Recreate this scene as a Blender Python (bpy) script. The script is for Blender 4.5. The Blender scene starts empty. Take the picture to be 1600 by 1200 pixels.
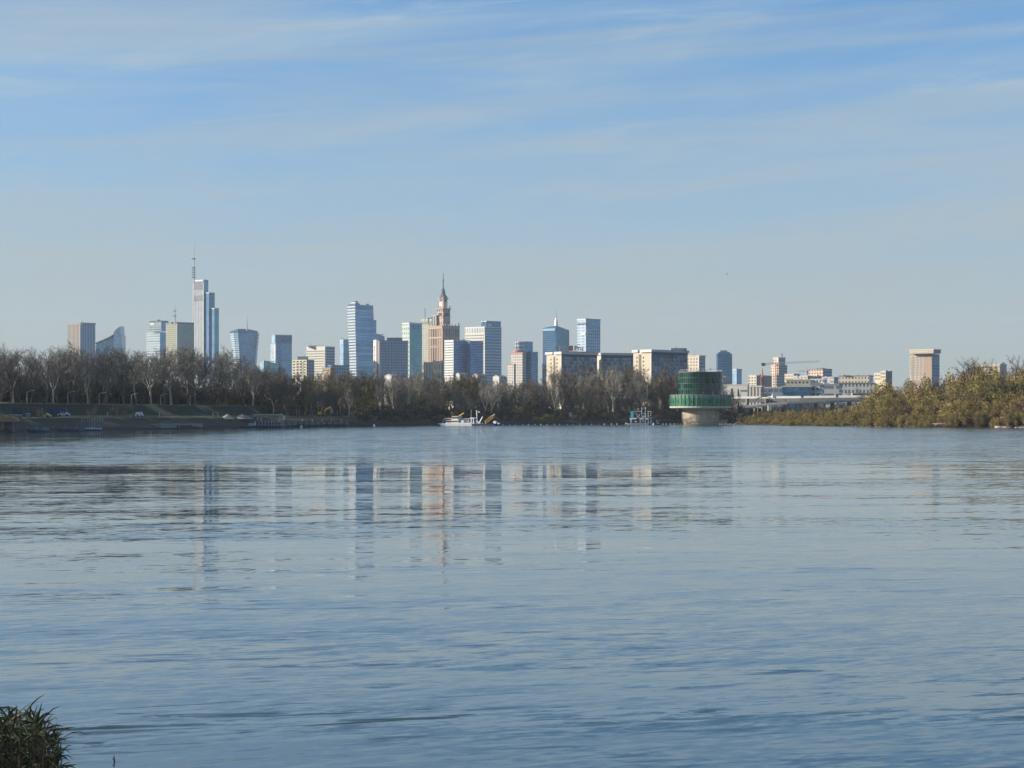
import bpy, math, random
from mathutils import Vector, Matrix
random.seed(7)
S = bpy.context.scene
COL = S.collection
FPX, CX, HY, HC = 3111.0, 800.0, 648.0, 4.5      # focal length in px of the 1600 px photo, centre column, horizon row, eye height

def kx(px): return (px - CX) / FPX
def zat(py, D): return HC + (HY - py) / FPX * D
def at(px, py, D): return Vector((kx(px) * D, D, zat(py, D)))
def lerp(a, b, t): return a + (b - a) * t
def interp(tab, x):
    if x <= tab[0][0]: return tab[0][1]
    for (a, va), (b, vb) in zip(tab, tab[1:]):
        if x <= b: return va + (vb - va) * (x - a) / (b - a)
    return tab[-1][1]

# ------------------------------------------------------------------ materials
def nmat(name):
    m = bpy.data.materials.new(name); m.use_nodes = True
    nt = m.node_tree; nt.nodes.clear()
    out = nt.nodes.new('ShaderNodeOutputMaterial')
    return m, nt, out
class N:
    """small node helper"""
    def __init__(s, nt): s.nt = nt
    def new(s, t, **kw):
        n = s.nt.nodes.new(t)
        for k, v in kw.items(): setattr(n, k, v)
        return n
    def link(s, a, b): s.nt.links.new(a, b)
    def put(s, sock, v):
        if hasattr(v, 'is_output') or hasattr(v, 'links'): s.nt.links.new(v, sock)
        else:
            if isinstance(v, (tuple, list)) and len(v) == 3 and sock.type == 'RGBA': v = (*v, 1)
            sock.default_value = v
    def math(s, op, a, b=0.0, c=None, clamp=False):
        n = s.new('ShaderNodeMath', operation=op, use_clamp=clamp)
        s.put(n.inputs[0], a); s.put(n.inputs[1], b)
        if c is not None: s.put(n.inputs[2], c)
        return n.outputs[0]
    def vmath(s, op, a, b=(0, 0, 0), scale=None):
        n = s.new('ShaderNodeVectorMath', operation=op)
        s.put(n.inputs[0], a)
        if op != 'SCALE' and op != 'NORMALIZE': s.put(n.inputs[1], b)
        if scale is not None: s.put(n.inputs['Scale'], scale)
        return n.outputs[0]
    def mix(s, f, a, b, blend='MIX'):
        n = s.new('ShaderNodeMix', data_type='RGBA', blend_type=blend)
        s.put(n.inputs['Factor'], f); s.put(n.inputs['A'], a) if False else s.put(n.inputs[6], a); s.put(n.inputs[7], b)
        return n.outputs[2]
    def fmix(s, f, a, b):
        n = s.new('ShaderNodeMix', data_type='FLOAT')
        s.put(n.inputs[0], f); s.put(n.inputs[2], a); s.put(n.inputs[3], b)
        return n.outputs[0]
    def noise(s, vec, scale, detail=3, rough=.5, out='Fac', dist=0):
        n = s.new('ShaderNodeTexNoise')
        s.put(n.inputs['Vector'], vec); n.inputs['Scale'].default_value = scale
        n.inputs['Detail'].default_value = detail; n.inputs['Roughness'].default_value = rough
        n.inputs['Distortion'].default_value = dist
        return n.outputs[0 if out == 'Fac' else 1]
    def ramp(s, f, a, b):
        n = s.new('ShaderNodeMapRange', interpolation_type='SMOOTHSTEP')
        s.put(n.inputs[0], f); n.inputs[1].default_value = a; n.inputs[2].default_value = b
        return n.outputs[0]
    def bsdf(s, color, rough=.7, metal=0.0, out=None, **kw):
        p = s.new('ShaderNodeBsdfPrincipled')
        s.put(p.inputs['Base Color'], color); s.put(p.inputs['Roughness'], rough); s.put(p.inputs['Metallic'], metal)
        for k, v in kw.items(): s.put(p.inputs[k], v)
        if out is not None: s.link(p.outputs[0], out.inputs['Surface'])
        return p

MC = {}
def plain(col, rough=.75, metal=0.0, vary=.25, scale=.6):
    """painted, concrete or metal surface with uneven tone"""
    key = ('p', col, rough, metal, vary, scale)
    if key in MC: return MC[key]
    m, nt, out = nmat('surface_%d' % len(MC)); n = N(nt)
    tc = n.new('ShaderNodeTexCoord').outputs['Object']
    f = n.noise(tc, scale, 5, .6)
    c = n.mix(f, tuple(v * (1 - vary) for v in col), tuple(min(1, v * (1 + vary)) for v in col))
    n.bsdf(c, rough, metal, out)
    MC[key] = m; return m

def facade(wall, glass, du, dv, fu, fv, metal=.22, rough=.16, vary=.4, wrough=.7, blind=0.0, tilt=0.015):
    """window grid laid in metres over a wall (UV are metres): wall colour, glass colour, bay width, storey height, glazed shares.
    blind: share of panes with a pale blind behind the glass"""
    key = ('f', wall, glass, du, dv, fu, fv, metal, rough, vary, wrough, blind, tilt)
    if key in MC: return MC[key]
    m, nt, out = nmat('facade_%d' % len(MC)); n = N(nt)
    uv = n.new('ShaderNodeTexCoord').outputs['UV']
    sp = n.new('ShaderNodeSeparateXYZ'); n.link(uv, sp.inputs[0])
    u = n.math('DIVIDE', sp.outputs[0], du); v = n.math('DIVIDE', sp.outputs[1], dv)
    mu = n.math('LESS_THAN', n.math('FRACT', u), fu); mv = n.math('LESS_THAN', n.math('FRACT', v), fv)
    mask = n.math('MULTIPLY', mu, mv)
    cb = n.new('ShaderNodeCombineXYZ'); n.link(n.math('FLOOR', u), cb.inputs[0]); n.link(n.math('FLOOR', v), cb.inputs[1])
    wn = n.new('ShaderNodeTexWhiteNoise', noise_dimensions='2D'); n.link(cb.outputs[0], wn.inputs['Vector'])
    big = n.noise(uv, .05, 3, .6)  # broad patches of reflection painted into the glass colour
    k = n.math('ADD', n.math('MULTIPLY', wn.outputs['Value'], vary * 1.5), n.math('MULTIPLY_ADD', n.ramp(big, .3, .7), vary * 1.3, -.1))
    g = n.mix(k, tuple(c * .7 for c in glass), tuple(min(1, c * 1.45) for c in glass))
    if blind > 0:
        b = n.math('GREATER_THAN', wn.outputs['Value'], 1 - blind)
        g = n.mix(b, g, tuple(.55 * c + .25 for c in glass))
    wv = n.noise(uv, .12, 4, .6)
    w = n.mix(wv, tuple(c * .85 for c in wall), tuple(min(1, c * 1.12) for c in wall))
    c = n.mix(mask, w, g)
    p = n.bsdf(c, n.fmix(mask, wrough, rough), n.math('MULTIPLY', mask, metal), out)
    if tilt:
        geo = n.new('ShaderNodeNewGeometry').outputs['Normal']
        off = n.vmath('SCALE', n.vmath('SUBTRACT', wn.outputs['Color'], (.5, .5, .5)), scale=n.math('MULTIPLY', mask, tilt * 2))
        n.link(n.vmath('NORMALIZE', n.vmath('ADD', geo, off)), p.inputs['Normal'])
    MC[key] = m; return m

def leafmat(name, c1, c2, c3=None, trans=.15):
    """leaves or twigs, each face its own tone"""
    m, nt, out = nmat(name); n = N(nt)
    g = n.new('ShaderNodeNewGeometry').outputs['Random Per Island']
    oi = n.new('ShaderNodeObjectInfo').outputs['Random']
    tc = n.new('ShaderNodeTexCoord').outputs['Object']
    c = n.mix(g, c1, c2)
    if c3: c = n.mix(n.ramp(n.noise(tc, .35, 2), .4, .65), c, c3)
    c = n.mix(n.math('MULTIPLY', oi, .75), c, tuple(v * .7 for v in c1))
    d = n.bsdf(c, .8)
    if trans:
        t = n.new('ShaderNodeBsdfTranslucent'); n.link(c, t.inputs[0])
        mx = n.new('ShaderNodeMixShader'); mx.inputs[0].default_value = trans
        n.link(d.outputs[0], mx.inputs[1]); n.link(t.outputs[0], mx.inputs[2]); n.link(mx.outputs[0], out.inputs[0])
    else: n.link(d.outputs[0], out.inputs[0])
    return m

# ------------------------------------------------------------------ mesh builder, things and parts
class MB:
    def __init__(s): s.v = []; s.f = []; s.uv = []; s.mi = []
    def quad(s, pts, uvs=None, mi=0):
        b = len(s.v); s.v += [tuple(p) for p in pts]; s.f.append(tuple(range(b, b + len(pts))))
        s.uv.append(uvs or [(0, 0)] * len(pts)); s.mi.append(mi)
    def box(s, c, sx, sy, sz, rz=0.0, mi=0, tilt=None):
        """box with its centre at c"""
        M = Matrix.Rotation(rz, 3, 'Z')
        if tilt is not None: M = M @ tilt
        c = Vector(c)
        p = [c + M @ Vector((x * sx / 2, y * sy / 2, z * sz / 2)) for z in (-1, 1) for x, y in ((-1, -1), (1, -1), (1, 1), (-1, 1))]
        for a, b, cc, d, w in ((0, 1, 5, 4, sx), (1, 2, 6, 5, sy), (2, 3, 7, 6, sx), (3, 0, 4, 7, sy)):
            s.quad([p[a], p[b], p[cc], p[d]], [(0, 0), (w, 0), (w, sz), (0, sz)], mi)
        s.quad([p[3], p[2], p[1], p[0]], None, mi); s.quad([p[4], p[5], p[6], p[7]], None, mi)
    def bar(s, a, b, r, sides=5, r2=None, mi=0):
        """tapered round bar from a to b"""
        s.tube([a, b], [r, r if r2 is None else r2], sides, mi)
    def tube(s, pts, rad, sides=5, mi=0, cap=True):
        b0 = len(s.v); pts = [Vector(p) for p in pts]
        for i, p in enumerate(pts):
            d = (pts[min(i + 1, len(pts) - 1)] - pts[max(i - 1, 0)]).normalized()
            a = d.cross(Vector((0, 0, 1)) if abs(d.z) < .9 else Vector((1, 0, 0))).normalized(); c = d.cross(a)
            for k in range(sides):
                t = 2 * math.pi * k / sides
                s.v.append(tuple(p + (a * math.cos(t) + c * math.sin(t)) * rad[i]))
        for i in range(len(pts) - 1):
            for k in range(sides):
                k2 = (k + 1) % sides
                s.f.append((b0 + i * sides + k, b0 + i * sides + k2, b0 + (i + 1) * sides + k2, b0 + (i + 1) * sides + k))
                s.uv.append([(0, 0)] * 4); s.mi.append(mi)
        if cap:
            s.f.append(tuple(b0 + (len(pts) - 1) * sides + k for k in range(sides))); s.uv.append([(0, 0)] * sides); s.mi.append(mi)
            s.f.append(tuple(b0 + k for k in reversed(range(sides)))); s.uv.append([(0, 0)] * sides); s.mi.append(mi)
    def lathe(s, c, prof, seg=48, mi=0, a0=0, a1=2 * math.pi):
        """profile [(r, z)] turned about the vertical through c; UV in metres"""
        c = Vector(c)
        for i in range(seg):
            t0 = a0 + (a1 - a0) * i / seg; t1 = a0 + (a1 - a0) * (i + 1) / seg
            for (r0, z0), (r1, z1) in zip(prof, prof[1:]):
                P = lambda r, t, z: c + Vector((r * math.cos(t), r * math.sin(t), z))
                R = max(r0, r1)
                s.quad([P(r0, t0, z0), P(r0, t1, z0), P(r1, t1, z1), P(r1, t0, z1)], [(t0 * R, z0), (t1 * R, z0), (t1 * R, z1), (t0 * R, z1)], mi)
    def prism(s, foot, z0, ztop, mis=None, roof=-1):
        """walls over a footprint (counter clockwise seen from above); ztop a number or one height per corner"""
        n = len(foot)
        zt = ztop if isinstance(ztop, (list, tuple)) else [ztop] * n
        for i in range(n):
            j = (i + 1) % n
            a, b = foot[i], foot[j]; w = (Vector(b) - Vector(a)).length
            s.quad([(a[0], a[1], z0), (b[0], b[1], z0), (b[0], b[1], zt[j]), (a[0], a[1], zt[i])],
                   [(0, z0), (w, z0), (w, zt[j]), (0, zt[i])], mis[i] if mis else 0)
        s.quad([(p[0], p[1], z) for p, z in zip(foot, zt)], None, roof if roof >= 0 else 0)
    def build(s, name, mats, parent=None, smooth=False, link=True):
        me = bpy.data.meshes.new(name)
        off = Vector((0, 0, 0))
        if parent is not None:
            q = parent
            while q is not None: off += q.location; q = q.parent
        me.from_pydata([tuple(Vector(p) - off) for p in s.v], [], s.f)
        uvl = me.uv_layers.new(name='UVMap'); flat = []
        for u in s.uv:
            for a in u: flat += [a[0], a[1]]
        uvl.data.foreach_set('uv', flat)
        if not isinstance(mats, (list, tuple)): mats = [mats]
        for m in mats: me.materials.append(m)
        me.polygons.foreach_set('material_index', s.mi)
        if smooth: me.polygons.foreach_set('use_smooth', [True] * len(me.polygons))
        me.update()
        o = bpy.data.objects.new(name, me)
        if link: COL.objects.link(o)
        o.parent = parent
        return o

def tag(o, label, cat, group=None):
    o['label'] = label; o['category'] = cat
    if group: o['group'] = group
    return o
def thing(name, label, cat, loc=(0, 0, 0), group=None):
    o = bpy.data.objects.new(name, None); COL.objects.link(o)
    o.empty_display_size = 1; o.location = loc
    return tag(o, label, cat, group)
def setting(o, kind='structure'):
    o['kind'] = kind; return o
def copy_tree(o, parent=None):
    c = o.copy(); COL.objects.link(c); c.parent = parent
    for ch in o.children: copy_tree(ch, c)
    return c

# ------------------------------------------------------------------ the shore and the land
SHORE = [(-900, 300), (-400, 400), (-100, 462), (0, 483), (150, 556), (300, 622), (430, 700), (545, 760), (600, 800), (700, 850), (850, 900), (1000, 945),
         (1120, 985), (1148, 930), (1165, 880), (1230, 820), (1300, 778), (1450, 720), (1600, 683), (1900, 600), (2400, 480)]
def shore(px): return interp(SHORE, px)
P_LEFT = [(-6, -1.2), (0, -.1), (3, .7), (12, 1.7), (26, 3.7), (62, 4.0), (70, 4.9), (84, 7.9), (110, 8.1), (300, 7.5), (2000, 5), (12000, 5)]
P_QUAY = [(-6, -1.2), (0, -.2), (2, 2.2), (8, 2.6), (30, 3.4), (60, 4.0), (84, 4.4), (300, 5), (12000, 5)]
P_MID = [(-6, -1.2), (0, -.1), (2, .7), (9, 1.9), (26, 2.7), (60, 4.0), (84, 4.3), (300, 4.8), (12000, 5)]
P_RIGHT = [(-6, -1.2), (0, -.1), (5, .35), (14, .9), (40, 2.0), (120, 3.4), (300, 4), (2000, 5), (12000, 5)]
def land_z(px, off):
    l, q, m, r = (interp(t, off) for t in (P_LEFT, P_QUAY, P_MID, P_RIGHT))
    if px <= 400: z = l
    elif px <= 440: z = lerp(l, q, (px - 400) / 40)
    elif px <= 540: z = q
    elif px <= 580: z = lerp(q, m, (px - 540) / 40)
    elif px <= 1140: z = m
    elif px <= 1160: z = lerp(m, r, (px - 1140) / 20)
    else: z = r
    w = math.sin(px * .11 + off * .07) * .5 + math.sin(px * .043 - off * .11 + 1) * .5
    return z + w * .22 * min(1, max(0, off / 6))
def ground_at(px, D): return land_z(px, D - shore(px))
def on_land(px, off):
    D = shore(px) + off
    return Vector((kx(px) * D, D, land_z(px, off)))

m, nt, out = nmat('land_ground'); n = N(nt)
pos = n.new('ShaderNodeNewGeometry').outputs['Position']
sp = n.new('ShaderNodeSeparateXYZ'); n.link(pos, sp.inputs[0])
n1 = n.noise(pos, .05, 5, .6); n2 = n.noise(pos, .7, 4, .65)
soil = n.mix(n2, (.018, .013, .009), (.055, .040, .027))
grass = n.mix(n2, (.007, .013, .006), (.022, .030, .011))
dry = n.mix(n2, (.12, .11, .05), (.26, .23, .12))
f = n.ramp(n.math('ADD', sp.outputs[2], n.math('MULTIPLY', n.math('SUBTRACT', n1, .5), 3.0)), 2.2, 3.4)
c = n.mix(f, soil, grass)
c = n.mix(n.math('MULTIPLY', n.ramp(n1, .54, .7), n.ramp(sp.outputs[2], 1.2, 3.6)), c, dry)
zz = sp.outputs[2]
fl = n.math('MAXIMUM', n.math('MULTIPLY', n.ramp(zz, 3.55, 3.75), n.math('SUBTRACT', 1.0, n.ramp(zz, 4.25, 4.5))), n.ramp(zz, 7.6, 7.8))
c = n.mix(n.math('MULTIPLY', fl, n.math('MULTIPLY', n.ramp(n2, .3, .6), .65)), c, dry)  # sunlight on terrace and levee top painted in, using the pale grass colour
n.bsdf(c, .95, 0, out)
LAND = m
mb = MB()
cols = [-900 + i * 12 for i in range(276)]
offs = [-6, -2, 0, 1, 2, 3, 5, 8, 12, 17, 22, 26, 32, 40, 50, 58, 62, 66, 70, 74, 78, 82, 84, 90, 110, 150, 220, 300, 500, 900, 1600, 3000, 5000, 7200]
for px in cols:
    for o_ in offs: mb.v.append(tuple(on_land(px, o_)))
no = len(offs)
for i in range(len(cols) - 1):
    for j in range(no - 1):
        mb.f.append((i * no + j, (i + 1) * no + j, (i + 1) * no + j + 1, i * no + j + 1)); mb.uv.append([(0, 0)] * 4); mb.mi.append(0)
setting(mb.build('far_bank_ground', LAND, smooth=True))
# the near bank the photographer stands on
mb = MB()
for i in range(41):
    for j in range(25):
        x = -40 + i * 2; y = -30 + j * 2.0
        e = 12 + 6.5 * math.exp(-((x + 6) / 3.5) ** 2) + math.sin(x * .7) * .6
        z = -.6 + 1.25 * max(0, min(1, (e + 2 - y) / 4)) + .9 * max(0, min(1, (8 - y) / 8)) + random.uniform(-.05, .05)
        mb.v.append((x, y, z))
for i in range(40):
    for j in range(24):
        mb.f.append((i * 25 + j, (i + 1) * 25 + j, (i + 1) * 25 + j + 1, i * 25 + j + 1)); mb.uv.append([(0, 0)] * 4); mb.mi.append(0)
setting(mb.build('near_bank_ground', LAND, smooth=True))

# ------------------------------------------------------------------ water
m, nt, out = nmat('river_water'); n = N(nt)
pos = n.new('ShaderNodeNewGeometry').outputs['Position']
sp = n.new('ShaderNodeSeparateXYZ'); n.link(pos, sp.inputs[0])
def scaled(sx, sy, o=0.0, rot=0.0):
    ca, sa = math.cos(math.radians(rot)), math.sin(math.radians(rot))
    u = n.math('ADD', n.math('MULTIPLY', sp.outputs[0], ca * sx), n.math('MULTIPLY', sp.outputs[1], sa * sx))
    w = n.math('ADD', n.math('MULTIPLY', sp.outputs[0], -sa * sy), n.math('MULTIPLY', sp.outputs[1], ca * sy))
    cb = n.new('ShaderNodeCombineXYZ'); n.link(u, cb.inputs[0]); n.link(n.math('ADD', w, o), cb.inputs[1]); cb.inputs[2].default_value = o
    return cb.outputs[0]
# wind-ruffled patches
p1 = n.ramp(n.noise(scaled(.006, .035), 1.0, 4, .55, dist=.6), .46, .66)
p2 = n.ramp(n.noise(scaled(.05, .20, 7.0), 1.0, 4, .6, dist=.8), .50, .70)
bands = n.noise(scaled(.0035, .022, 23.0), 1.0, 4, .6, dist=.5)
far = n.math('MULTIPLY', n.math('SUBTRACT', 1.0, n.math('MULTIPLY', n.math('SUBTRACT', 1.0, n.ramp(sp.outputs[0], -95, -40)), .82)), n.ramp(n.math('ADD', sp.outputs[1], n.math('MULTIPLY', n.math('SUBTRACT', bands, .5), 240.0)), 140, 300), n.ramp(bands, .28, .56))
near = n.math('SUBTRACT', 1.0, n.ramp(sp.outputs[1], 26, 62))
amp = n.math('ADD', .034, n.math('MULTIPLY', p1, .12))
amp = n.math('ADD', amp, n.math('MULTIPLY', p2, n.math('ADD', .05, n.math('MULTIPLY', near, .10))))
amp = n.math('ADD', amp, n.math('MULTIPLY', far, .24))
amp = n.math('ADD', amp, n.math('MULTIPLY', near, .02))
mid = n.math('SUBTRACT', 1.0, n.ramp(sp.outputs[1], 70, 150))
p3 = n.ramp(n.noise(scaled(.03, .09, 31.0, 15), 1.0, 4, .6, dist=.6), .50, .64)
amp = n.math('ADD', amp, n.math('MULTIPLY', n.math('MULTIPLY', p3, mid), .13))
def slope(vec, detail): 
    return n.vmath('SUBTRACT', n.noise(vec, 1.0, detail, .62, 'Color', dist=.35), (.5, .5, .5))
s1 = slope(scaled(.16, .55, 0.0, 12), 3)
s2 = slope(scaled(.9, 3.0, 3.0, 33), 4)
s3 = slope(scaled(.03, .10, 11.0), 2)
s4 = slope(scaled(2.2, 6.0, 17.0, 22), 3)
sl = n.vmath('ADD', n.vmath('SCALE', s1, scale=.9), n.vmath('SCALE', s2, scale=1.0))
sl = n.vmath('SCALE', sl, scale=amp)
sl = n.vmath('ADD', sl, n.vmath('SCALE', s4, scale=n.math('ADD', n.math('MULTIPLY', amp, .9), n.math('MULTIPLY', near, .05))))
sl = n.vmath('ADD', sl, n.vmath('SCALE', s3, scale=.022))
sl = n.vmath('MULTIPLY', sl, (.62, 1.0, 0.0))
swell = n.new('ShaderNodeCombineXYZ'); n.link(n.math('ADD', n.math('MULTIPLY', far, -.030), n.math('MULTIPLY', n.math('ADD', p1, .8), n.math('MULTIPLY', n.ramp(sp.outputs[1], 70, 160), -.0052))), swell.inputs[1])
crest = n.math('MAXIMUM', n.math('SUBTRACT', n.noise(scaled(.45, 2.1, 41.0, 14), 1.0, 5, .66, dist=.5), .555), 0.0)
cst = n.math('ADD', n.math('MULTIPLY', n.math('MULTIPLY', p3, mid), 2.3), n.math('ADD', n.math('MULTIPLY', near, .40), n.math('MULTIPLY', n.math('MULTIPLY', p2, mid), 1.2)))
swell2 = n.new('ShaderNodeCombineXYZ'); n.link(n.math('MULTIPLY', n.math('MULTIPLY', crest, cst), -1.0), swell2.inputs[1]); sl = n.vmath('ADD', sl, swell2.outputs[0])
sl = n.vmath('MINIMUM', n.vmath('ADD', sl, swell.outputs[0]), (1, .022, 1))
nrm = n.vmath('NORMALIZE', n.vmath('ADD', sl, (0, 0, 1)))
n.bsdf((.030, .064, .078), .03, 0, out, IOR=1.65, Normal=nrm)
WATER = m
mb = MB()
mb.quad([(-2600, -60, 0), (2600, -60, 0), (2600, 1500, 0), (-2600, 1500, 0)])
setting(mb.build('river_water', WATER))

# ------------------------------------------------------------------ buildings
CONC = plain((.52, .50, .46)); ROOFG = plain((.22, .22, .23)); DARK = plain((.05, .055, .06)); STEEL = plain((.30, .32, .34), .5, .4)
WHITE = plain((.62, .60, .56), .6, vary=.08); CREAM = plain((.55, .49, .38), .7, vary=.12); BRICK = plain((.36, .17, .11), .8)
RED = plain((.42, .07, .05), .5, vary=.2); PINKROOF = plain((.50, .22, .18), .7)
def G(r, g, b, **k): return (r, g, b)
GL_BLUE = facade((.13, .22, .33), (.12, .25, .42), 3.0, 3.6, .93, .86, metal=.65)  # sky reflection and distance haze are worked into these blue glass colours
GL_DEEP = facade((.07, .15, .26), (.075, .20, .35), 3.0, 3.6, .95, .90, metal=.65, vary=.25)
GL_SKY = facade((.34, .44, .52), (.26, .40, .54), 3.0, 3.6, .92, .82, vary=.5)
GL_TEAL = facade((.10, .22, .27), (.10, .29, .38), 3.0, 3.6, .94, .88, metal=.6, vary=.25)
GL_GREY = facade((.22, .27, .33), (.10, .17, .26), 3.2, 3.4, .72, .62, vary=.5)
ST_WARM = facade((.30, .25, .205), (.085, .08, .08), 5.4, 90., .45, .97, metal=.2, vary=.2)
ST_BLUE = facade((.20, .32, .47), (.08, .20, .40), 5.4, 90., .55, .97, vary=.2)
RIB_WHITE = facade((.6, .58, .53), (.16, .17, .18), 60., 3.6, .995, .42, vary=.5)
RIB_BLUE = facade((.29, .39, .48), (.11, .22, .37), 60., 4.4, .995, .55, vary=.4)
GRID_CREAM = facade((.56, .50, .40), (.12, .11, .10), 4.0, 3.3, .55, .5, metal=.1, vary=.5, blind=.15)
GRID_GREY = facade((.30, .33, .38), (.09, .12, .17), 3.6, 3.3, .55, .52, metal=.15, vary=.5, blind=.1)
GRID_BLUE = facade((.29, .36, .46), (.06, .12, .25), 3.9, 3.6, .66, .58, metal=.3, vary=.4)
GRID_WHITE = facade((.62, .58, .53), (.22, .20, .19), 3.4, 3.3, .5, .5, metal=.1, vary=.5, blind=.1)
GRID_PINK = facade((.66, .48, .38), (.16, .13, .12), 3.4, 3.3, .5, .5, metal=.1, vary=.5, blind=.1)

def foot(xl, xc, xr, D, alpha):
    """rectangular footprint whose near corner stands at column xc and whose side corners stand at xl and xr"""
    a = math.radians(alpha); C = Vector((kx(xc) * D, D))
    kl, kr = kx(xl), kx(xr)
    tl = (C.x - kl * C.y) / (math.cos(a) + kl * math.sin(a)); tr = (kr * C.y - C.x) / (math.sin(a) - kr * math.cos(a))
    L = C + tl * Vector((-math.cos(a), math.sin(a))); R = C + tr * Vector((math.sin(a), math.cos(a)))
    return L, C, R, R + L - C
class Block:
    """box volume of a building: keeps its two visible faces so that bands, windows and letters can be put on them"""
    def __init__(s, parent, name, xl, xc, xr, ytop, D, alpha=45, mats=None, z0=3.0, ybot=None, tops=None, roof=None):
        s.L, s.C, s.R, s.B = foot(xl, xc, xr, D, alpha); s.D = D; s.parent = parent
        s.z0 = zat(ybot, D) if ybot is not None else z0
        s.z1 = zat(ytop, D)
        ml, mr = mats
        zt = s.z1
        if tops: zt = [zat(tops[0], D), zat(tops[1], D), zat(tops[2], D), zat(tops[3], D)]
        mb = MB(); mb.prism([tuple(s.L), tuple(s.C), tuple(s.R), tuple(s.B)], s.z0, zt, [0, 1, 1, 0], 2)
        if s.z0 > 4: mb.quad([(p.x, p.y, s.z0) for p in (s.B, s.R, s.C, s.L)], None, 2)
        s.obj = mb.build(name, [ml, mr, roof or ROOFG], parent)
    def face(s, side):
        """origin, direction, outward normal, width"""
        o, e = (s.L, s.C) if side == 'l' else (s.C, s.R)
        d = (e - o).normalized(); nrm = Vector((d.y, -d.x))
        return o, d, nrm, (e - o).length
    def slab(s, side, u0, u1, z0, z1, depth, mb, mi=0, inset=.15):
        o, d, nr, w = s.face(side)
        a = o + d * u0; b = o + d * u1
        p = [a + nr * depth, b + nr * depth, b - nr * inset, a - nr * inset]
        mb.prism([tuple(q) for q in p], z0, z1, [mi] * 4, mi)
        mb.quad([(q.x, q.y, z0) for q in reversed(p)], None, mi)
    def part(s, name, side, u0, u1, z0, z1, depth, mat, parent=None):
        mb = MB(); s.slab(side, u0, u1, z0, z1, depth, mb)
        return mb.build(name, mat, parent or s.parent)
    def fpart(s, name, side, f0, f1, y0, y1, depth, mat):
        """same with shares of the face width and photo rows"""
        w = s.face(side)[3]
        return s.part(name, side, f0 * w, f1 * w, zat(y1, s.D), zat(y0, s.D), depth, mat)
    def parapet(s, h, mat, over=.4, name='parapet'):
        c = (s.L + s.C + s.R + s.B) / 4; mb = MB()
        q = [c + (p - c) * (1 + over / (p - c).length) for p in (s.L, s.C, s.R, s.B)]
        mb.prism([tuple(p) for p in q], s.z1 - .3, s.z1 + h, [0] * 4, 0)
        mb.quad([(p.x, p.y, s.z1 - .3) for p in reversed(q)], None, 0)
        return mb.build(name, mat, s.parent)
def building(name, label, cat, px, D, group=None):
    return thing(name, label, cat, (kx(px) * D, D, 3.0), group)
def mast(parent, px, ytop, ybot, D, r=.8, name='mast', mat=None, plates=()):
    a, b = at(px, ybot, D), at(px, ytop, D); h = b.z - a.z; mb = MB()
    mb.tube([a - Vector((0, 0, 3)), a.lerp(b, .45), a.lerp(b, .75), b], [r, r * .8, r * .5, r * .25], 6)
    for t in plates: mb.box(a.lerp(b, t), r * 4, r * 4, h * .012 + .5)
    return mb.build(name, mat or STEEL, parent)
def outline(parent, name, pts, D, depth, mats):
    """a body with this front outline (photo columns and rows at distance D) and a real depth"""
    fr = [at(x, y, D) for x, y in pts]; bk = [p + Vector((0, depth, 0)) for p in fr]; k = len(fr); mb = MB()
    mb.quad(fr, [(p.x, p.z) for p in fr], 0); mb.quad(list(reversed(bk)), None, 0)
    for i in range(k):
        j = (i + 1) % k; mb.quad([fr[j], fr[i], bk[i], bk[j]], [(0, fr[j].z), (0, fr[i].z), (depth, bk[i].z), (depth, bk[j].z)], 1)
    return mb.build(name, mats, parent)
def lettering(name, body, parent, origin, d, nrm, size, mat, depth=.3, spacing=1.0, align='LEFT'):
    cu = bpy.data.curves.new(name, 'FONT'); cu.body = body; cu.size = size; cu.extrude = depth; cu.offset = size * .018; cu.space_character = spacing
    cu.align_x = align; cu.materials.append(mat)
    tmp = bpy.data.objects.new(name + '_curve', cu); COL.objects.link(tmp)
    me = bpy.data.meshes.new_from_object(tmp.evaluated_get(bpy.context.evaluated_depsgraph_get())); bpy.data.objects.remove(tmp)
    o = bpy.data.objects.new(name, me); COL.objects.link(o); o.parent = parent
    M = Matrix(((d.x, 0, nrm.x), (d.y, 0, nrm.y), (0, 1, 0))).to_4x4()
    M.translation = Vector(origin) - (parent.location if parent else Vector((0, 0, 0)))
    o.matrix_local = M
    return o
def roof_box(parent, px0, px1, y0, y1, D, mat, depth=10, name='roof_plant'):
    a, b = at(px0, y1, D), at(px1, y0, D); mb = MB()
    mb.box(((a.x + b.x) / 2, D + depth / 2, (a.z + b.z) / 2), b.x - a.x, depth, b.z - a.z)
    return mb.build(name, mat, parent)

# 1 warm and blue striped tower, far left
t = building('office_tower', 'striped office tower above the bare trees, beige left side and blue right side', 'office tower', 126, 3800)
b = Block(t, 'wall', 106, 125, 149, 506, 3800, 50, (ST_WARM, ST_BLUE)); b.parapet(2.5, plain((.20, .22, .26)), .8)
b.fpart('corner_pier', 'r', 0, .05, 506, 560, .6, STEEL); mast(t, 127, 498, 505, 3800, 1.4)
for k in range(12): b.fpart('fin', 'r', .1 + k * .075, .115 + k * .075, 508, 560, .7, plain((.34, .42, .50), .4, .3))
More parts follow.
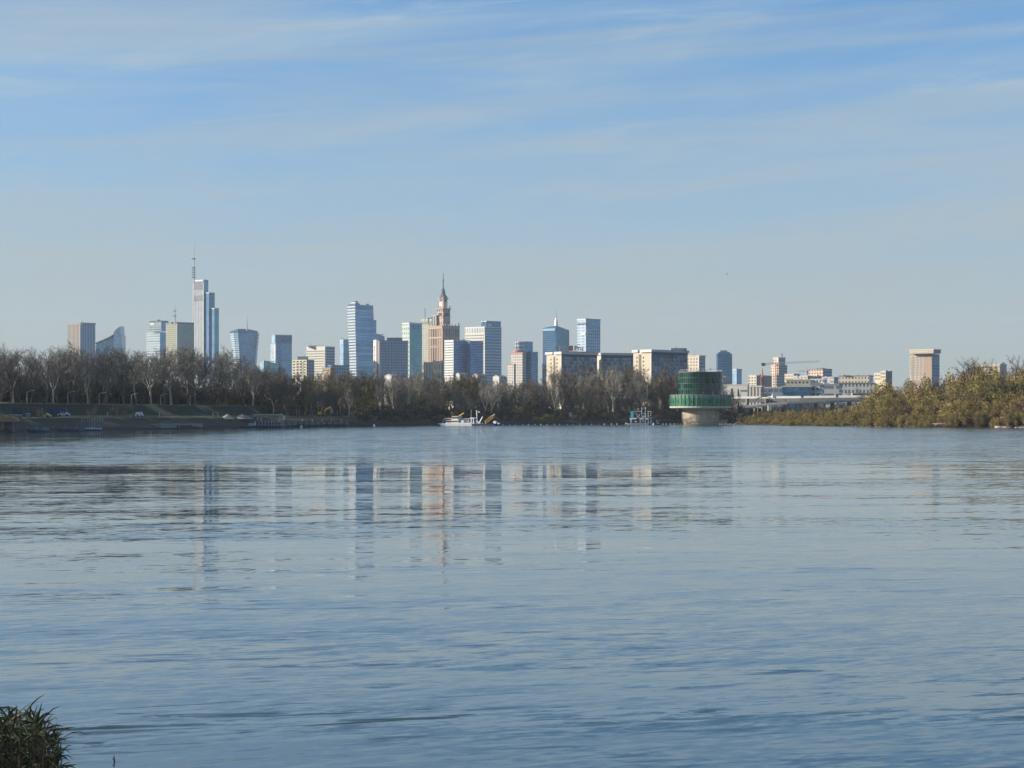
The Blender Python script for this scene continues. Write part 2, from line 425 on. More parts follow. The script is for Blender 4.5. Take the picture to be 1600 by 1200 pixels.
# 2 sail building
t = building('office_tower', 'low blue glass building with a curved sail roof rising to a pointed fin', 'office building', 172, 3700)
outline(t, 'low_wing', [(150, 600), (179, 600), (179, 522), (171, 526.5), (161, 531), (150, 536)], 3710, 40, [GL_BLUE, STEEL])
outline(t, 'sail_tower', [(177.5, 600), (190.5, 600), (190.5, 524), (188.6, 522.5), (188.3, 509.5), (183, 513), (178, 518)], 3700, 36, [GL_SKY, GL_BLUE])
outline(t, 'roof_edge', [(149, 535.5), (161, 530.5), (171, 526), (178.5, 521), (178.5, 522.3), (171, 527.2), (161, 531.8), (149, 536.8)], 3699, 30, [STEEL, STEEL])
# 3 tower with an offset box on top
t = building('office_tower', 'pale glass office tower with a dark box jutting out on its top', 'office tower', 246, 3650)
b = Block(t, 'wall', 228.5, 250, 260, 519, 3650, 38, (facade((.42, .46, .48), (.26, .33, .37), 60, 4.6, .99, .6, vary=.6), GL_BLUE))
b = Block(t, 'top_box', 234, 252, 263, 502, 3640, 38, (facade((.30, .34, .38), (.20, .25, .30), 40, 4.2, .99, .6), GL_BLUE), ybot=517)
b.parapet(1.2, DARK); b.fpart('sign_panel', 'l', .05, .4, 504, 507, .5, WHITE); roof_box(t, 246, 249, 499.5, 502, 3660, STEEL)
# 4 green-gold twin-faced tower with mast
t = building('office_tower', 'broad tower with greenish gold left side, teal right side and antenna mast', 'office tower', 276, 3500)
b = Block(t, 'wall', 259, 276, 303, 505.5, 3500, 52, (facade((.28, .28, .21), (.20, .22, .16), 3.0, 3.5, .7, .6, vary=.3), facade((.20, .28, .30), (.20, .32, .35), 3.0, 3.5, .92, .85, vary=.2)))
b.parapet(2.5, plain((.12, .14, .15)), .5); b.fpart('corner_pier', 'r', 0, .05, 505, 590, .8, WHITE); mast(t, 273, 474, 504, 3505, 1.5, plates=(.35, .6))
roof_box(t, 268, 278, 503, 506, 3510, STEEL, 12)
# 5 tallest tower
t = building('skyscraper', 'tallest glass skyscraper with three stepped volumes and a long needle mast', 'skyscraper', 318, 3900)
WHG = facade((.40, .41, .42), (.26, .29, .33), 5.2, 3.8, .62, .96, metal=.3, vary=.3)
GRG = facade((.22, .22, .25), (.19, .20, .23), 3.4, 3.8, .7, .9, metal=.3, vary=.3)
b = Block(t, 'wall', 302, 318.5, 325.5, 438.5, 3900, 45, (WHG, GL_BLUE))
for y0, y1 in ((439.5, 452), (461, 470)): b.fpart('louvre_band', 'l', .06, .96, y0, y1, .5, GRG)
b.fpart('edge_rail', 'l', 0, .05, 437, 600, .8, STEEL); b.fpart('edge_rail', 'l', .97, 1.0, 437, 600, .8, WHITE); b.parapet(2, STEEL, .3)
b2 = Block(t, 'middle_wing', 321, 326.5, 335.5, 458, 3893, 45, (GL_BLUE, facade((.10, .19, .30), (.12, .24, .40), 3, 3.6, .94, .9, vary=.2))); b2.parapet(1.5, STEEL, .3)
b3 = Block(t, 'low_wing', 331, 335, 342, 482.5, 3886, 45, (GL_BLUE, GL_TEAL)); b3.parapet(1.5, STEEL, .3)
mast(t, 302.8, 375, 440, 3898, 1.7, plates=(.1, .16, .22, .28, .34, .55))
# 6 flared tower
t = building('skyscraper', 'blue glass skyscraper that flares wider towards the top, thin mast on roof', 'skyscraper', 377, 3600)
mb = MB(); D = 3600
prof = [(600, 364, 395), (570, 361.5, 396), (545, 358, 398), (530, 355.5, 399.5), (519, 354, 400.5)]
rings = []
for y, x0, x1 in prof:
    c = at((x0 + x1) / 2, y, D); hw = (x1 - x0) / 2 / FPX * D
    pl = [(-1, .55), (-.93, .05), (-.62, -.42), (-.30, -.55), (.30, -.55), (.66, -.42), (.95, .05), (1, .55), (.4, 1.0), (-.4, 1.0)]
    rings.append([c + Vector((a * hw, 28 + e * 28, 0)) for a, e in pl])
for ri in range(len(rings) - 1):
    for i in range(10):
        j = (i + 1) % 10; A, Bq = rings[ri], rings[ri + 1]; w = 14 * i
        mb.quad([A[i], A[j], Bq[j], Bq[i]], [(w, A[i].z), (w + 14, A[j].z), (w + 14, Bq[j].z), (w, Bq[i].z)], 0 if i in (3, 4, 5) else 1)
mb.quad(rings[-1], None, 2)
mb.build('wall', [GL_BLUE, facade((.50, .58, .62), (.20, .31, .42), 40, 4.0, .99, .62, vary=.5), ROOFG], t)
mb = MB(); mb.prism([(p.x, p.y) for p in (rings[-1][3], rings[-1][4], rings[-1][6], rings[-1][1])], zat(520, D), [zat(513.5, D), zat(513.5, D), zat(516, D), zat(517, D)], [0] * 4, 0)
mb.build('crown', GL_DEEP, t); mast(t, 385.5, 492, 514, D + 10, 1.6)
# 7 blue two-part tower
t = building('office_tower', 'blue glass tower with dark top band and lower pale wing, left of the white office', 'office tower', 440, 3300)
b = Block(t, 'wall', 424.5, 430, 456, 524, 3320, 62, (GL_SKY, GL_BLUE)); b.fpart('top_band', 'r', .0, 1, 525, 536, .5, facade((.07, .13, .20), (.07, .15, .26), 3, 3.6, .95, .9)); b.parapet(1.2, STEEL)
b = Block(t, 'low_wing', 422.5, 431, 440, 537, 3290, 45, (facade((.42, .48, .54), (.42, .50, .58), 4, 3.6, .8, .9), GL_BLUE)); b.fpart('edge_rail', 'l', .75, .9, 537, 600, .4, WHITE)
# 8 low pale blue building
t = building('office_building', 'low pale blue glass building half hidden by bare trees', 'office building', 420, 3000)
b = Block(t, 'wall', 406, 412, 434, 564, 3000, 65, (GL_SKY, GL_TEAL), tops=(566, 563, 568, 570)); b.parapet(.01, STEEL)
# 9 cream balcony block
t = building('apartment_block', 'cream apartment block with rows of dark balconies and stepped roof', 'apartment block', 478, 2100)
b = Block(t, 'wall', 457, 479, 491, 562, 2100, 40, (CREAM, GRID_GREY)); w = b.face('l')[3]
for k in range(8):
    z = b.z1 - 2.6 - k * 3.0
    for q in range(4): b.part('window', 'l', w * (.04 + q * .245), w * (.20 + q * .245), z, z + 1.5, .12, DARK)
    b.part('balcony', 'l', w * .25, w * .75, z - .9, z - .1, .9, CREAM)
roof_box(t, 465, 480, 557, 562.5, 2110, CREAM, 12, 'penthouse'); mast(t, 476, 553, 558, 2115, .3)
# 10 white ribbon-window office
t = building('office_building', 'white office block with ribbon windows on its sunlit left side, behind the cream apartments', 'office building', 508, 2600)
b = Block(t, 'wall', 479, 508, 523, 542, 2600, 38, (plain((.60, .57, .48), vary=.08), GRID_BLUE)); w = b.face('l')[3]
for k in range(13):
    z = b.z1 - 6.2 - k * 3.3
    b.part('window_band', 'l', w * .03, w * .97, z, z + 1.5, .15, facade((.70, .66, .58), (.20, .21, .21), 3, 50, .8, 1.0))
roof_box(t, 482, 506, 540, 543, 2610, WHITE, 14); roof_box(t, 509, 522, 545, 549, 2630, ROOFG, 10); b.parapet(.8, WHITE)
# 11 low mixed roofs left of centre
for xl, xc, xr, yt, D, ml, mr, lab in [
        (503, 516, 524, 575, 2000, plain((.40, .31, .23)), BRICK, 'low cream and brick house front beside the white office block'),
        (512, 518, 546, 571, 2200, GL_BLUE, GRID_BLUE, 'low dark blue office behind the cream house front'),
        (378, 392, 424, 582, 1900, CREAM, CREAM, 'low cream roof showing through bare trees under the blue tower'),
        (462, 474, 480, 588.5, 1800, WHITE, GRID_GREY, 'small white house below the cream balcony block')]:
    t = building('house', lab, 'building', xc, D); b = Block(t, 'wall', xl, xc, xr, yt, D, 40, (ml, mr)); b.parapet(.6, ROOFG)
    w = b.face('l')[3]
    for q in range(3): b.part('window', 'l', w * (.12 + q * .3), w * (.28 + q * .3), b.z1 - 3, b.z1 - 1.4, .1, DARK)
# 12 slim blue tower
t = building('office_tower', 'slim blue glass tower standing close left of the curved glass skyscraper', 'office tower', 538, 3400)
b = Block(t, 'wall', 531, 536.5, 546, 531.5, 3400, 50, (GL_SKY, GL_BLUE)); b.parapet(1.5, STEEL)
roof_box(t, 532, 536, 529, 532, 3420, GL_BLUE, 10)
# 13 curved glass skyscraper
t = building('skyscraper', 'curved blue glass skyscraper with pointed crown and striped sunlit left edge', 'skyscraper', 560, 3200)
D = 3200; mb = MB(); secs = [(600, 547, 557, 586), (560, 546, 556.5, 587), (520, 544, 555.5, 588), (499, 543, 555, 588.2)]
sec2 = [(499, 543, 555, 584), (485, 542.5, 555, 583.4), (476, 542.5, 555, 583)]
MZ = [facade((.46, .49, .50), (.14, .21, .30), 60, 4.6, .99, .5, vary=.3), facade((.20, .30, .42), (.12, .25, .41), 60, 4.6, .99, .70, metal=.6, vary=.5)]
def loft(mb, secs, alpha, top=True):
    rs = [[(p.x, p.y, zat(y, D)) for p in foot(a, c, e, D, alpha)] for y, a, c, e in secs]
    for A, Bq in zip(rs, rs[1:]):
        for i in range(4):
            j = (i + 1) % 4; w = (Vector(A[j]) - Vector(A[i])).length
            mb.quad([A[i], A[j], Bq[j], Bq[i]], [(0, A[i][2]), (w, A[j][2]), (w, Bq[j][2]), (0, Bq[i][2])], 0 if i in (0, 3) else 1)
    if top: mb.quad(rs[-1], None, 1)
    return rs
loft(mb, secs, 50); mb.build('wall', MZ, t)
mb = MB(); rs = loft(mb, sec2, 50); mb.build('upper_wall', MZ, t)
mb = MB(); pk = at(555.5, 468.5, D); r0 = rs[-1]
q = [Vector(r0[0]), Vector(r0[1]), Vector(r0[1]).lerp(Vector(r0[2]), .30), Vector(r0[0]).lerp(Vector(r0[3]), .3)]
pk = Vector((pk.x, q[1].y + 6, pk.z))
for i in range(4): mb.quad([q[i], q[(i + 1) % 4], pk], [(0, 0), (8, 0), (4, 8)], 0)
mb.build('crown', MZ, t)
roof_box(t, 572, 576, 474.6, 477, D + 25, STEEL, 10)
t = building('office_tower', 'low curved blue glass building joined at the right foot of the curved skyscraper', 'office building', 592, 3260)
b = Block(t, 'wall', 578, 586, 601, 522, 3260, 60, (GL_BLUE, facade((.22, .32, .44), (.13, .25, .42), 60, 4.2, .99, .7)), tops=(521, 520.5, 525, 525)); b.parapet(.01, STEEL)
# 14 hotel slab with vertical lettering
t = building('hotel_slab', 'grey gridded hotel slab with a white end wall and vertical lettering', 'hotel', 592, 2600)
D = 2600; b = Block(t, 'wall', 584.5, 592, 637.5, 531.5, D, 66, (plain((.22, .16, .14)), GRID_BLUE)); w = b.face('l')[3]
sg = b.part('end_wall', 'l', 0, w * .62, 3, zat(530.5, D), 1.0, WHITE); b.part('edge_pier', 'r', 0, 1.6, 3, zat(533, D), .8, WHITE); b.part('edge_pier', 'r', b.face('r')[3] - 1.2, b.face('r')[3], 3, zat(531, D), .8, WHITE)
o, d, nr, _ = b.face('l'); BROWN = plain((.09, .06, .06))
for i, ch in enumerate('NOVOTEL'):
    p = o + d * (w * .31) + nr * 1.15
    lettering('letter', ch, t, (p.x, p.y, zat(543.5 + i * 4.1, D)), d, nr, 4.2, BROWN, .12, align='CENTER')
em = MB(); p = o + d * (w * .31) + nr * 1.0
e0 = [Vector((*(p + d * a), zat(572, D) + c)) for a, c in ((-1.6, 0), (0, -2.6), (1.6, 0), (1.2, 1.4), (-1.2, 1.4))]
em.quad([q + Vector((nr.x, nr.y, 0)) * .3 for q in e0]); em.quad(list(reversed(e0)))
for i in range(5): em.quad([e0[i], e0[(i + 1) % 5], e0[(i + 1) % 5] + Vector((nr.x, nr.y, 0)) * .3, e0[i] + Vector((nr.x, nr.y, 0)) * .3])
em.build('emblem', plain((.30, .12, .08)), t)
roof_box(t, 604.5, 627.5, 527.5, 532, D + 12, plain((.16, .19, .27)), 14); mast(t, 619, 524.5, 528, D + 15, .5)
wr = b.face('r')[3]
for k in range(9): b.part('bay_pier', 'r', wr * (.1 + k * .1) - .25, wr * (.1 + k * .1) + .25, 3, zat(534, D), .45, plain((.33, .42, .52)))
# 15 teal tower with pale left side
t = building('office_tower', 'teal glass tower with pale greenish left side and notched roof', 'office tower', 640, 3100)
b = Block(t, 'wall', 628, 639.5, 659.5, 505.5, 3100, 55, (facade((.44, .48, .42), (.20, .27, .26), 6, 7.2, .7, .5, vary=.8), GL_TEAL)); wr = b.face('r')[3]
for f0 in (.28, .62): b.part('dark_bay', 'r', wr * f0, wr * (f0 + .16), zat(514, 3100), zat(506.5, 3100), .5, GL_DEEP)
b.parapet(1.4, plain((.6, .62, .6)), .4); roof_box(t, 638, 646, 503, 506, 3120, WHITE, 12)
b.fpart('edge_rail', 'r', 0, .03, 505, 600, .5, WHITE)
# 16 pale yellow tower
t = building('office_tower', 'pale yellow tower standing between the teal tower and the stone palace', 'office tower', 672, 3600)
b = Block(t, 'wall', 658.5, 677, 682, 500.5, 3600, 30, (facade((.58, .56, .44), (.42, .43, .36), 3.6, 3.8, .6, .55, metal=.2, vary=.3), GL_TEAL)); b.parapet(3, plain((.62, .60, .50)), .5)
b.fpart('louvre_band', 'l', .08, .95, 502, 506, .5, plain((.34, .33, .30))); mast(t, 664, 477, 500, 3605, .8, plates=(.3, .5, .7)); roof_box(t, 668, 674, 496.5, 500, 3610, STEEL, 10)

# 17 stone palace
D = 3300
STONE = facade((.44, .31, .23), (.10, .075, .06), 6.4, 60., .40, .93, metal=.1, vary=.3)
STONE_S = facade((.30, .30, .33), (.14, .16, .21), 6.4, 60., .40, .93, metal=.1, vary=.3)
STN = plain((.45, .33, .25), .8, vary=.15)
STONE_R = facade((.29, .27, .28), (.08, .085, .10), 6.4, 60., .40, .93, metal=.1, vary=.3)  # right faces: their shade is put into a greyer stone colour
t = building('palace_tower', 'stepped beige stone palace tower with pinnacles and a tall needle spire', 'palace', 692, D)
AL = 50
def tier(name, xl, xc, xr, yt, yb, ml, mr, DD=D):
    b = Block(t, name, xl, xc, xr, yt, DD, AL, (ml, mr), ybot=yb, roof=STN); return b
def pinnacles(b, h, r, nl, nr_):
    for side, k in (('l', nl), ('r', nr_)):
        o, d, nn, w = b.face(side)
        for i in range(k + 1):
            if side == 'r' and i == 0: continue
            p = o + d * (w * i / k) - nn * r; mb = MB()
            hh = h * (1.0 if i in (0, k) else .6)
            mb.tube([(p.x, p.y, b.z1 - .5), (p.x, p.y, b.z1 + hh * .6), (p.x, p.y, b.z1 + hh)], [r, r * .9, r * .2], 6)
            mb.build('pinnacle', STN, t)
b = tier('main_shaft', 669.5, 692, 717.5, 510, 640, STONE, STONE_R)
for side in 'lr':
    w = b.face(side)[3]
    b.part('attic_band', side, 0, w, zat(513.5, D), zat(509.5, D), 1.2, STN); b.part('cornice', side, -.4, w + .4, zat(510.2, D), zat(508.6, D), 2.0, STN)
    b.part('string_course', side, 0, w, zat(528.5, D), zat(526, D), .9, STN)
    for k in range(8): b.part('pilaster', side, w * (.02 + k * .137), w * (.045 + k * .137), zat(600, D), zat(513, D), .9, STN)
pinnacles(b, 7.5, 1.2, 4, 5)
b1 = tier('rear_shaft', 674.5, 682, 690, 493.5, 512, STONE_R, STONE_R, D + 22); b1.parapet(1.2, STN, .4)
b = tier('upper_tier', 683, 692.5, 703.5, 481, 510, facade((.44, .32, .24), (.11, .085, .07), 5, 11, .45, .5, metal=.1), facade((.31, .28, .28), (.10, .10, .11), 5, 11, .45, .5, metal=.1), D + 14)  # greyer right face again has its shade in the colour
for side in 'lr':
    w = b.face(side)[3]
    b.part('cornice', side, -.4, w + .4, zat(482.4, D), zat(480.6, D), 1.5, STN)
    b.part('loggia', side, w * .2, w * .8, zat(492.5, D), zat(488, D), .3, DARK); b.part('string_course', side, 0, w, zat(496, D), zat(494.4, D), .8, STN)
pinnacles(b, 5, .9, 2, 2)
b = tier('clock_tier', 686, 692.8, 699, 465.5, 481, STN, STN, D + 20)
CLOCK = plain((.62, .57, .48), .4, vary=.1)
for side in 'lr':
    o, d, nn, w = b.face(side); mb = MB(); c = o + d * (w / 2); z = zat(474, D); r = w * .36
    ring = [Vector((*(c + d * (r * math.cos(a)) + nn * .5), z + r * math.sin(a))) for a in [2 * math.pi * i / 20 for i in range(20)]]
    ring2 = [q - Vector((nn.x, nn.y, 0)) * .7 for q in ring]
    mb.quad(ring)
    for i in range(20): mb.quad([ring[(i + 1) % 20], ring[i], ring2[i], ring2[(i + 1) % 20]])
    cf = mb.build('clock_face', CLOCK, t); mb = MB()
    for a, ln in ((.6, .55), (2.2, .85)):
        e = c + nn * .6; tip = Vector((*(e + d * (r * ln * math.cos(a))), z + r * ln * math.sin(a))); mb.bar((e.x, e.y, z), tip, .28, 4)
    h_ = mb.build('clock_hands', DARK, t); h_.parent = cf
    b.part('window', side, w * .25, w * .75, zat(469.6, D), zat(467.6, D), .3, DARK)
    b.part('cornice', side, -1, w + 1, zat(466, D), zat(464, D), 1.8, STN)
pinnacles(b, 3.5, .7, 1, 1)
ctr = (b.L + b.R) / 2; mb = MB()
w8 = b.face('l')[3] / 2
PR = [(w8 * 1.25, 465), (w8 * .95, 461), (w8 * .62, 457.5), (w8 * .5, 455.5), (w8 * .62, 454.5), (w8 * .42, 452), (w8 * .48, 450.5), (w8 * .2, 449), (w8 * .16, 440), (w8 * .22, 436), (w8 * .11, 434.5), (w8 * .08, 429), (w8 * .13, 428), (.12, 424)]
mb.lathe((ctr.x, ctr.y, 0), [(r, zat(y, D)) for r, y in PR], 8)
mb.build('spire', plain((.16, .17, .19), .45, .5), t)
for nm, a, c, e, yt, dd in (('wing_pavilion', 652.5, 662, 676, 567, -60), ('wing_pavilion', 678, 690, 694.5, 565.5, -90)):
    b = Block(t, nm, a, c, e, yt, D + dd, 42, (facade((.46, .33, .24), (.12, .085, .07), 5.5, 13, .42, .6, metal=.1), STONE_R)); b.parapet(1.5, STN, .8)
    pinnacles(b, 3.5, .9, 1, 1)
# 18 white-ended slab in front of the palace
t = building('office_slab', 'wide blue office slab with white striped end wall, in front of the stone palace', 'office building', 708, 2700)
D = 2700; b = Block(t, 'wall', 694.5, 708.5, 735, 532, D, 50, (WHITE, facade((.16, .27, .42), (.09, .22, .43), 3.2, 3.4, .8, .72))); w = b.face('l')[3]
for k in range(15):
    z = b.z1 - 3.2 - k * 3.45; b.part('window_band', 'l', w * .05, w * .95, z, z + 1.35, .15, facade((.45, .45, .45), (.16, .18, .22), 3, 50, .85, 1))
Block(t, 'rear_wing', 729, 734.8, 755, 532.6, D + 3, 50, (GL_BLUE, facade((.15, .26, .42), (.08, .21, .43), 3.2, 3.4, .85, .78)))
b.parapet(.9, WHITE, .3); roof_box(t, 722, 727, 530, 533, D + 25, WHITE, 8)
# 19 white and blue tower right of the palace
t = building('office_tower', 'tall white tower with blue striped right side, right of the stone palace', 'office tower', 757, 2950)
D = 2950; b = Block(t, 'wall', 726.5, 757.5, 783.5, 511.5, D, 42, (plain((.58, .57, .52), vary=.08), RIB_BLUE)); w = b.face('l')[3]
b.part('louvre_band', 'l', w * .03, w * .97, zat(519, D), zat(512.5, D), .3, facade((.72, .71, .66), (.30, .31, .33), 3.4, 60, .6, 1))
for k in range(16):
    z = zat(524.5, D) - k * 4.2; b.part('window_band', 'l', w * .03, w * .96, z, z + 1.6, .15, facade((.5, .48, .44), (.24, .22, .20), 3.2, 50, .85, 1))
b.parapet(1.2, WHITE, .4)
b2 = Block(t, 'top_box', 752, 760, 782.5, 502.5, D + 8, 48, (GL_DEEP, GL_DEEP), ybot=512); b2.parapet(1.2, STEEL, .5)
b2.fpart('sign_panel', 'r', .08, .35, 505.5, 509.5, .6, plain((.55, .60, .66))); mast(t, 754, 493, 503, D + 12, .4)
# 20 white pink-roofed hotel and blue stepped office with round corner
t = building('apartment_block', 'white stepped block with pinkish red roof before the round-cornered blue office', 'apartment block', 810, 2500)
b = Block(t, 'wall', 797.5, 816.5, 822, 552, 2500, 34, (GRID_WHITE, GRID_GREY)); b.parapet(1.4, PINKROOF, .5)
b2 = Block(t, 'low_wing', 792.5, 803, 806, 570, 2490, 34, (GRID_WHITE, GRID_GREY)); b2.parapet(1, PINKROOF, .5)
mb = MB(); q = at(808, 552, 2512); mb.lathe((q.x, q.y, 0), [(5.5, q.z), (5.2, q.z + 2.5), (2, q.z + 4.5), (0.1, q.z + 5.2)], 12); mb.build('roof_cap', PINKROOF, t)
t = building('office_tower', 'blue stepped office with round corner turret, behind the pink-roofed block', 'office tower', 822, 2800)
b = Block(t, 'wall', 812, 818, 832.5, 534.5, 2800, 50, (GL_BLUE, GL_BLUE)); b.parapet(1, STEEL)
b = Block(t, 'low_wing', 826, 830, 840.5, 549.5, 2795, 50, (GL_BLUE, facade((.16, .25, .36), (.12, .23, .38), 3, 3.5, .9, .8)))
mb = MB(); q = at(812.5, 540, 2790); rr = 7.6 / FPX * 2790
mb.lathe((q.x, q.y + rr, 0), [(rr, 3), (rr, zat(533.5, 2790)), (0.05, zat(533, 2790))], 24); mb.build('round_turret', facade((.55, .57, .58), (.18, .24, .32), 60, 5.4, .99, .55), t)
mast(t, 806.5, 531, 550, 2785, .9, mat=DARK)
# 21 deep blue pointed tower
t = building('skyscraper', 'deep blue glass tower with sloping ridge roof and thin antenna', 'office tower', 868, 3200)
b = Block(t, 'wall', 847.5, 868.5, 889, 509, 3200, 46, (GL_DEEP, facade((.10, .22, .32), (.11, .28, .42), 3, 3.6, .95, .9, vary=.25)), tops=(512, 508.5, 515, 514)); 
b.fpart('top_band', 'l', .05, .95, 513, 516.5, .5, plain((.18, .30, .44), .3, .3)); b.fpart('edge_rail', 'l', 0, .02, 512, 600, .4, STEEL); b.fpart('edge_rail', 'r', .975, 1, 516, 600, .5, STEEL)
mb = MB(); q = at(868.8, 509, 3215); mb.tube([q, (q.x, q.y, zat(500, 3200)), (q.x, q.y, zat(496, 3200))], [3.2, 2.0, .8], 4); mb.build('mast_base', STEEL, t); mast(t, 869, 481, 498, 3215, .7)
# 22 blue-grey gridded tower
t = building('skyscraper', 'blue grey glass tower with balcony-striped left side and small white sign', 'office tower', 915, 3000)
b = Block(t, 'wall', 902, 915.5, 938, 499.5, 3000, 48, (facade((.48, .54, .58), (.20, .30, .42), 9, 4.2, .8, .6, vary=.8), facade((.38, .48, .56), (.13, .26, .42), 4.6, 4.6, .8, .74, vary=.5)))
b.parapet(1.6, STEEL, .8); b.fpart('top_band', 'l', .05, 1, 505, 507, .4, DARK); b.fpart('top_band', 'r', .05, .98, 500, 511, .4, GL_BLUE)
b.fpart('sign_panel', 'l', .42, .95, 520, 523.5, .5, WHITE); roof_box(t, 914, 920, 497.3, 500, 3020, WHITE, 10)

# 23 the three pale slab blocks
GABLE = plain((.54, .47, .36), .8, vary=.08); 
def slab_mat(seed):
    m, nt, out = nmat('balcony_facade_%d' % seed); n = N(nt)
    uv = n.new('ShaderNodeTexCoord').outputs['UV']; sp = n.new('ShaderNodeSeparateXYZ'); n.link(uv, sp.inputs[0])
    u = n.math('DIVIDE', sp.outputs[0], 2.4); v = n.math('DIVIDE', sp.outputs[1], 2.75)
    cb = n.new('ShaderNodeCombineXYZ'); n.link(n.math('FLOOR', u), cb.inputs[0]); n.link(n.math('FLOOR', v), cb.inputs[1]); cb.inputs[2].default_value = seed
    wn = n.new('ShaderNodeTexWhiteNoise', noise_dimensions='3D'); n.link(cb.outputs[0], wn.inputs['Vector'])
    win = n.math('MULTIPLY', n.math('LESS_THAN', n.math('FRACT', u), .62), n.math('LESS_THAN', n.math('FRACT', v), .58))
    g = n.mix(wn.outputs['Value'], (.035, .055, .09), (.20, .27, .36))
    w = n.mix(n.math('GREATER_THAN', wn.outputs['Value'], .6), (.12, .17, .25), (.27, .33, .41))
    n.bsdf(n.mix(win, w, g), n.fmix(win, .8, .25), 0, out); return m
GAP = plain((.16, .13, .10))
def slab_block(label, xl, xc, xr, yt, D, alpha, seed, gapf):
    t = building('slab_block', label, 'apartment block', xc, D); b = Block(t, 'wall', xl, xc, xr, yt, D, alpha, (GABLE, slab_mat(seed)))
    w = b.face('l')[3]; wr = b.face('r')[3]
    if gapf:
        b.part('stair_strip', 'l', w * gapf[0], w * gapf[1], 3, b.z1 - 2.4, .12, GAP)
        for k in range(12):
            z = b.z1 - 5.2 - k * 2.75
            for fx in gapf[2:]: b.part('window', 'l', w * fx - .55, w * fx + .55, z, z + 1.25, .1, DARK)
    b.part('recess', 'r', .5, wr, b.z1 - 2.8, b.z1 - .9, .1, plain((.07, .10, .15))); b.part('roof_edge', 'r', -.8, wr + .3, b.z1 - .9, b.z1 + .8, 1.3, plain((.42, .44, .46)))
    b.part('roof_edge', 'l', -.5, w * (gapf[0] if gapf else 1), b.z1 - .9, b.z1 + .8, 1.0, WHITE)
    if gapf: b.part('roof_edge', 'l', w * gapf[1], w + 1.25, b.z1 - 1.0, b.z1 + .9, 1.35, WHITE)
    b.part('edge_pier', 'l', w - .5, w + .02, 3, b.z1 - 1, .35, WHITE)
    nb = int(wr / 7.2)
    for k in range(1, nb): b.part('bay_pier', 'r', k * 7.2 - .15, k * 7.2 + .15, 3, b.z1 - 2.9, .35, plain((.17, .22, .29)))
    for k in range(11): b.part('floor_slab', 'r', .6, wr - .3, b.z1 - 5.75 - k * 2.75, b.z1 - 5.5 - k * 2.75, .22, plain((.22, .27, .33)))
    return t, b
t, b = slab_block('pale slab block carrying the red emblem and letter sign on its roof', 854, 877.5, 933, 551.5, 1450, 52, 3, (.46, .58, .30, .70))
roof_box(t, 882, 930, 549.2, 551.5, 1470, ROOFG, 8)
sgn = thing('roof_sign', 'rooftop sign with red square emblem and dark letters on the pale slab block', 'sign', at(901, 549, 1462))
D = 1462; px = lambda a: kx(a) * D
FRAME = plain((.42, .40, .38), .6)
for nm, a, c, y0, y1, mt in (('emblem_panel', 889.2, 895.2, 540.2, 548, plain((.30, .03, .04), .5, vary=.1)), ('emblem_mark', 891.0, 893.6, 542.0, 546.2, plain((.45, .22, .22), .5))):
    mb = MB(); dd = .5 if nm == 'emblem_panel' else .7
    mb.box(((px(a) + px(c)) / 2, D, (zat(y0, D) + zat(y1, D)) / 2), px(c) - px(a), dd, zat(y0, D) - zat(y1, D)); mb.build(nm, mt, sgn)
lettering('letters', 'Pru', sgn, (px(897.4), D, zat(547.4, D)), Vector((1, 0)), Vector((0, -1)), (zat(540.4, D) - zat(547.4, D)) * 1.42, plain((.03, .03, .035)), .15)
for i in range(10):
    mb = MB(); x0 = px(874 + i * 1.6); h = zat(541, D) - zat(548.5, D)
    mb.bar((x0, D + 2, zat(549, D)), (x0 + h * .12, D + 2, zat(540.6 + (i % 3) * .5, D)), .12, 4); mb.build('strut', FRAME, sgn)
mb = MB()
for y in (541.5, 545.5, 548.4): mb.box((px(890), D + 1.2, zat(y, D)), px(915) - px(873), .12, .12)
for i in range(9): mb.box((px(875 + i * 4.6), D + 1.2, zat(545, D)), .1, .1, zat(541, D) - zat(549.4, D))
mb.build('frame', FRAME, sgn)
t, b = slab_block('middle pale slab block with narrow lit end wall, between the other two slabs', 932.5, 939.5, 991, 553, 1480, 70, 5, None)
t, b = slab_block('rightmost pale slab block with wide lit end wall and dark stair strip', 989.5, 1018, 1074.5, 548, 1380, 48, 9, (.30, .44, .20, .56))
roof_box(t, 1048, 1073, 544, 548.5, 1400, plain((.26, .30, .38)), 10); roof_box(t, 1054, 1057, 542.6, 544.4, 1405, WHITE, 3)
# 24 white and grey block right of the slabs
t = building('apartment_block', 'cream and grey block with roof masts right of the pale slabs', 'apartment block', 1093, 1900)
b = Block(t, 'wall', 1074, 1092.5, 1102, 556.5, 1900, 40, (facade((.58, .51, .40), (.22, .18, .15), 3.4, 3.0, .5, .5, metal=.1, vary=.5), GRID_GREY)); b.parapet(.9, CREAM, .4)
b.fpart('end_pier', 'l', .9, 1.0, 556, 600, .4, WHITE); mast(t, 1085, 543.5, 556, 1905, .25); mast(t, 1101, 548, 557, 1910, .45, mat=CONC); roof_box(t, 1081, 1087, 554.6, 557, 1910, CREAM, 6)
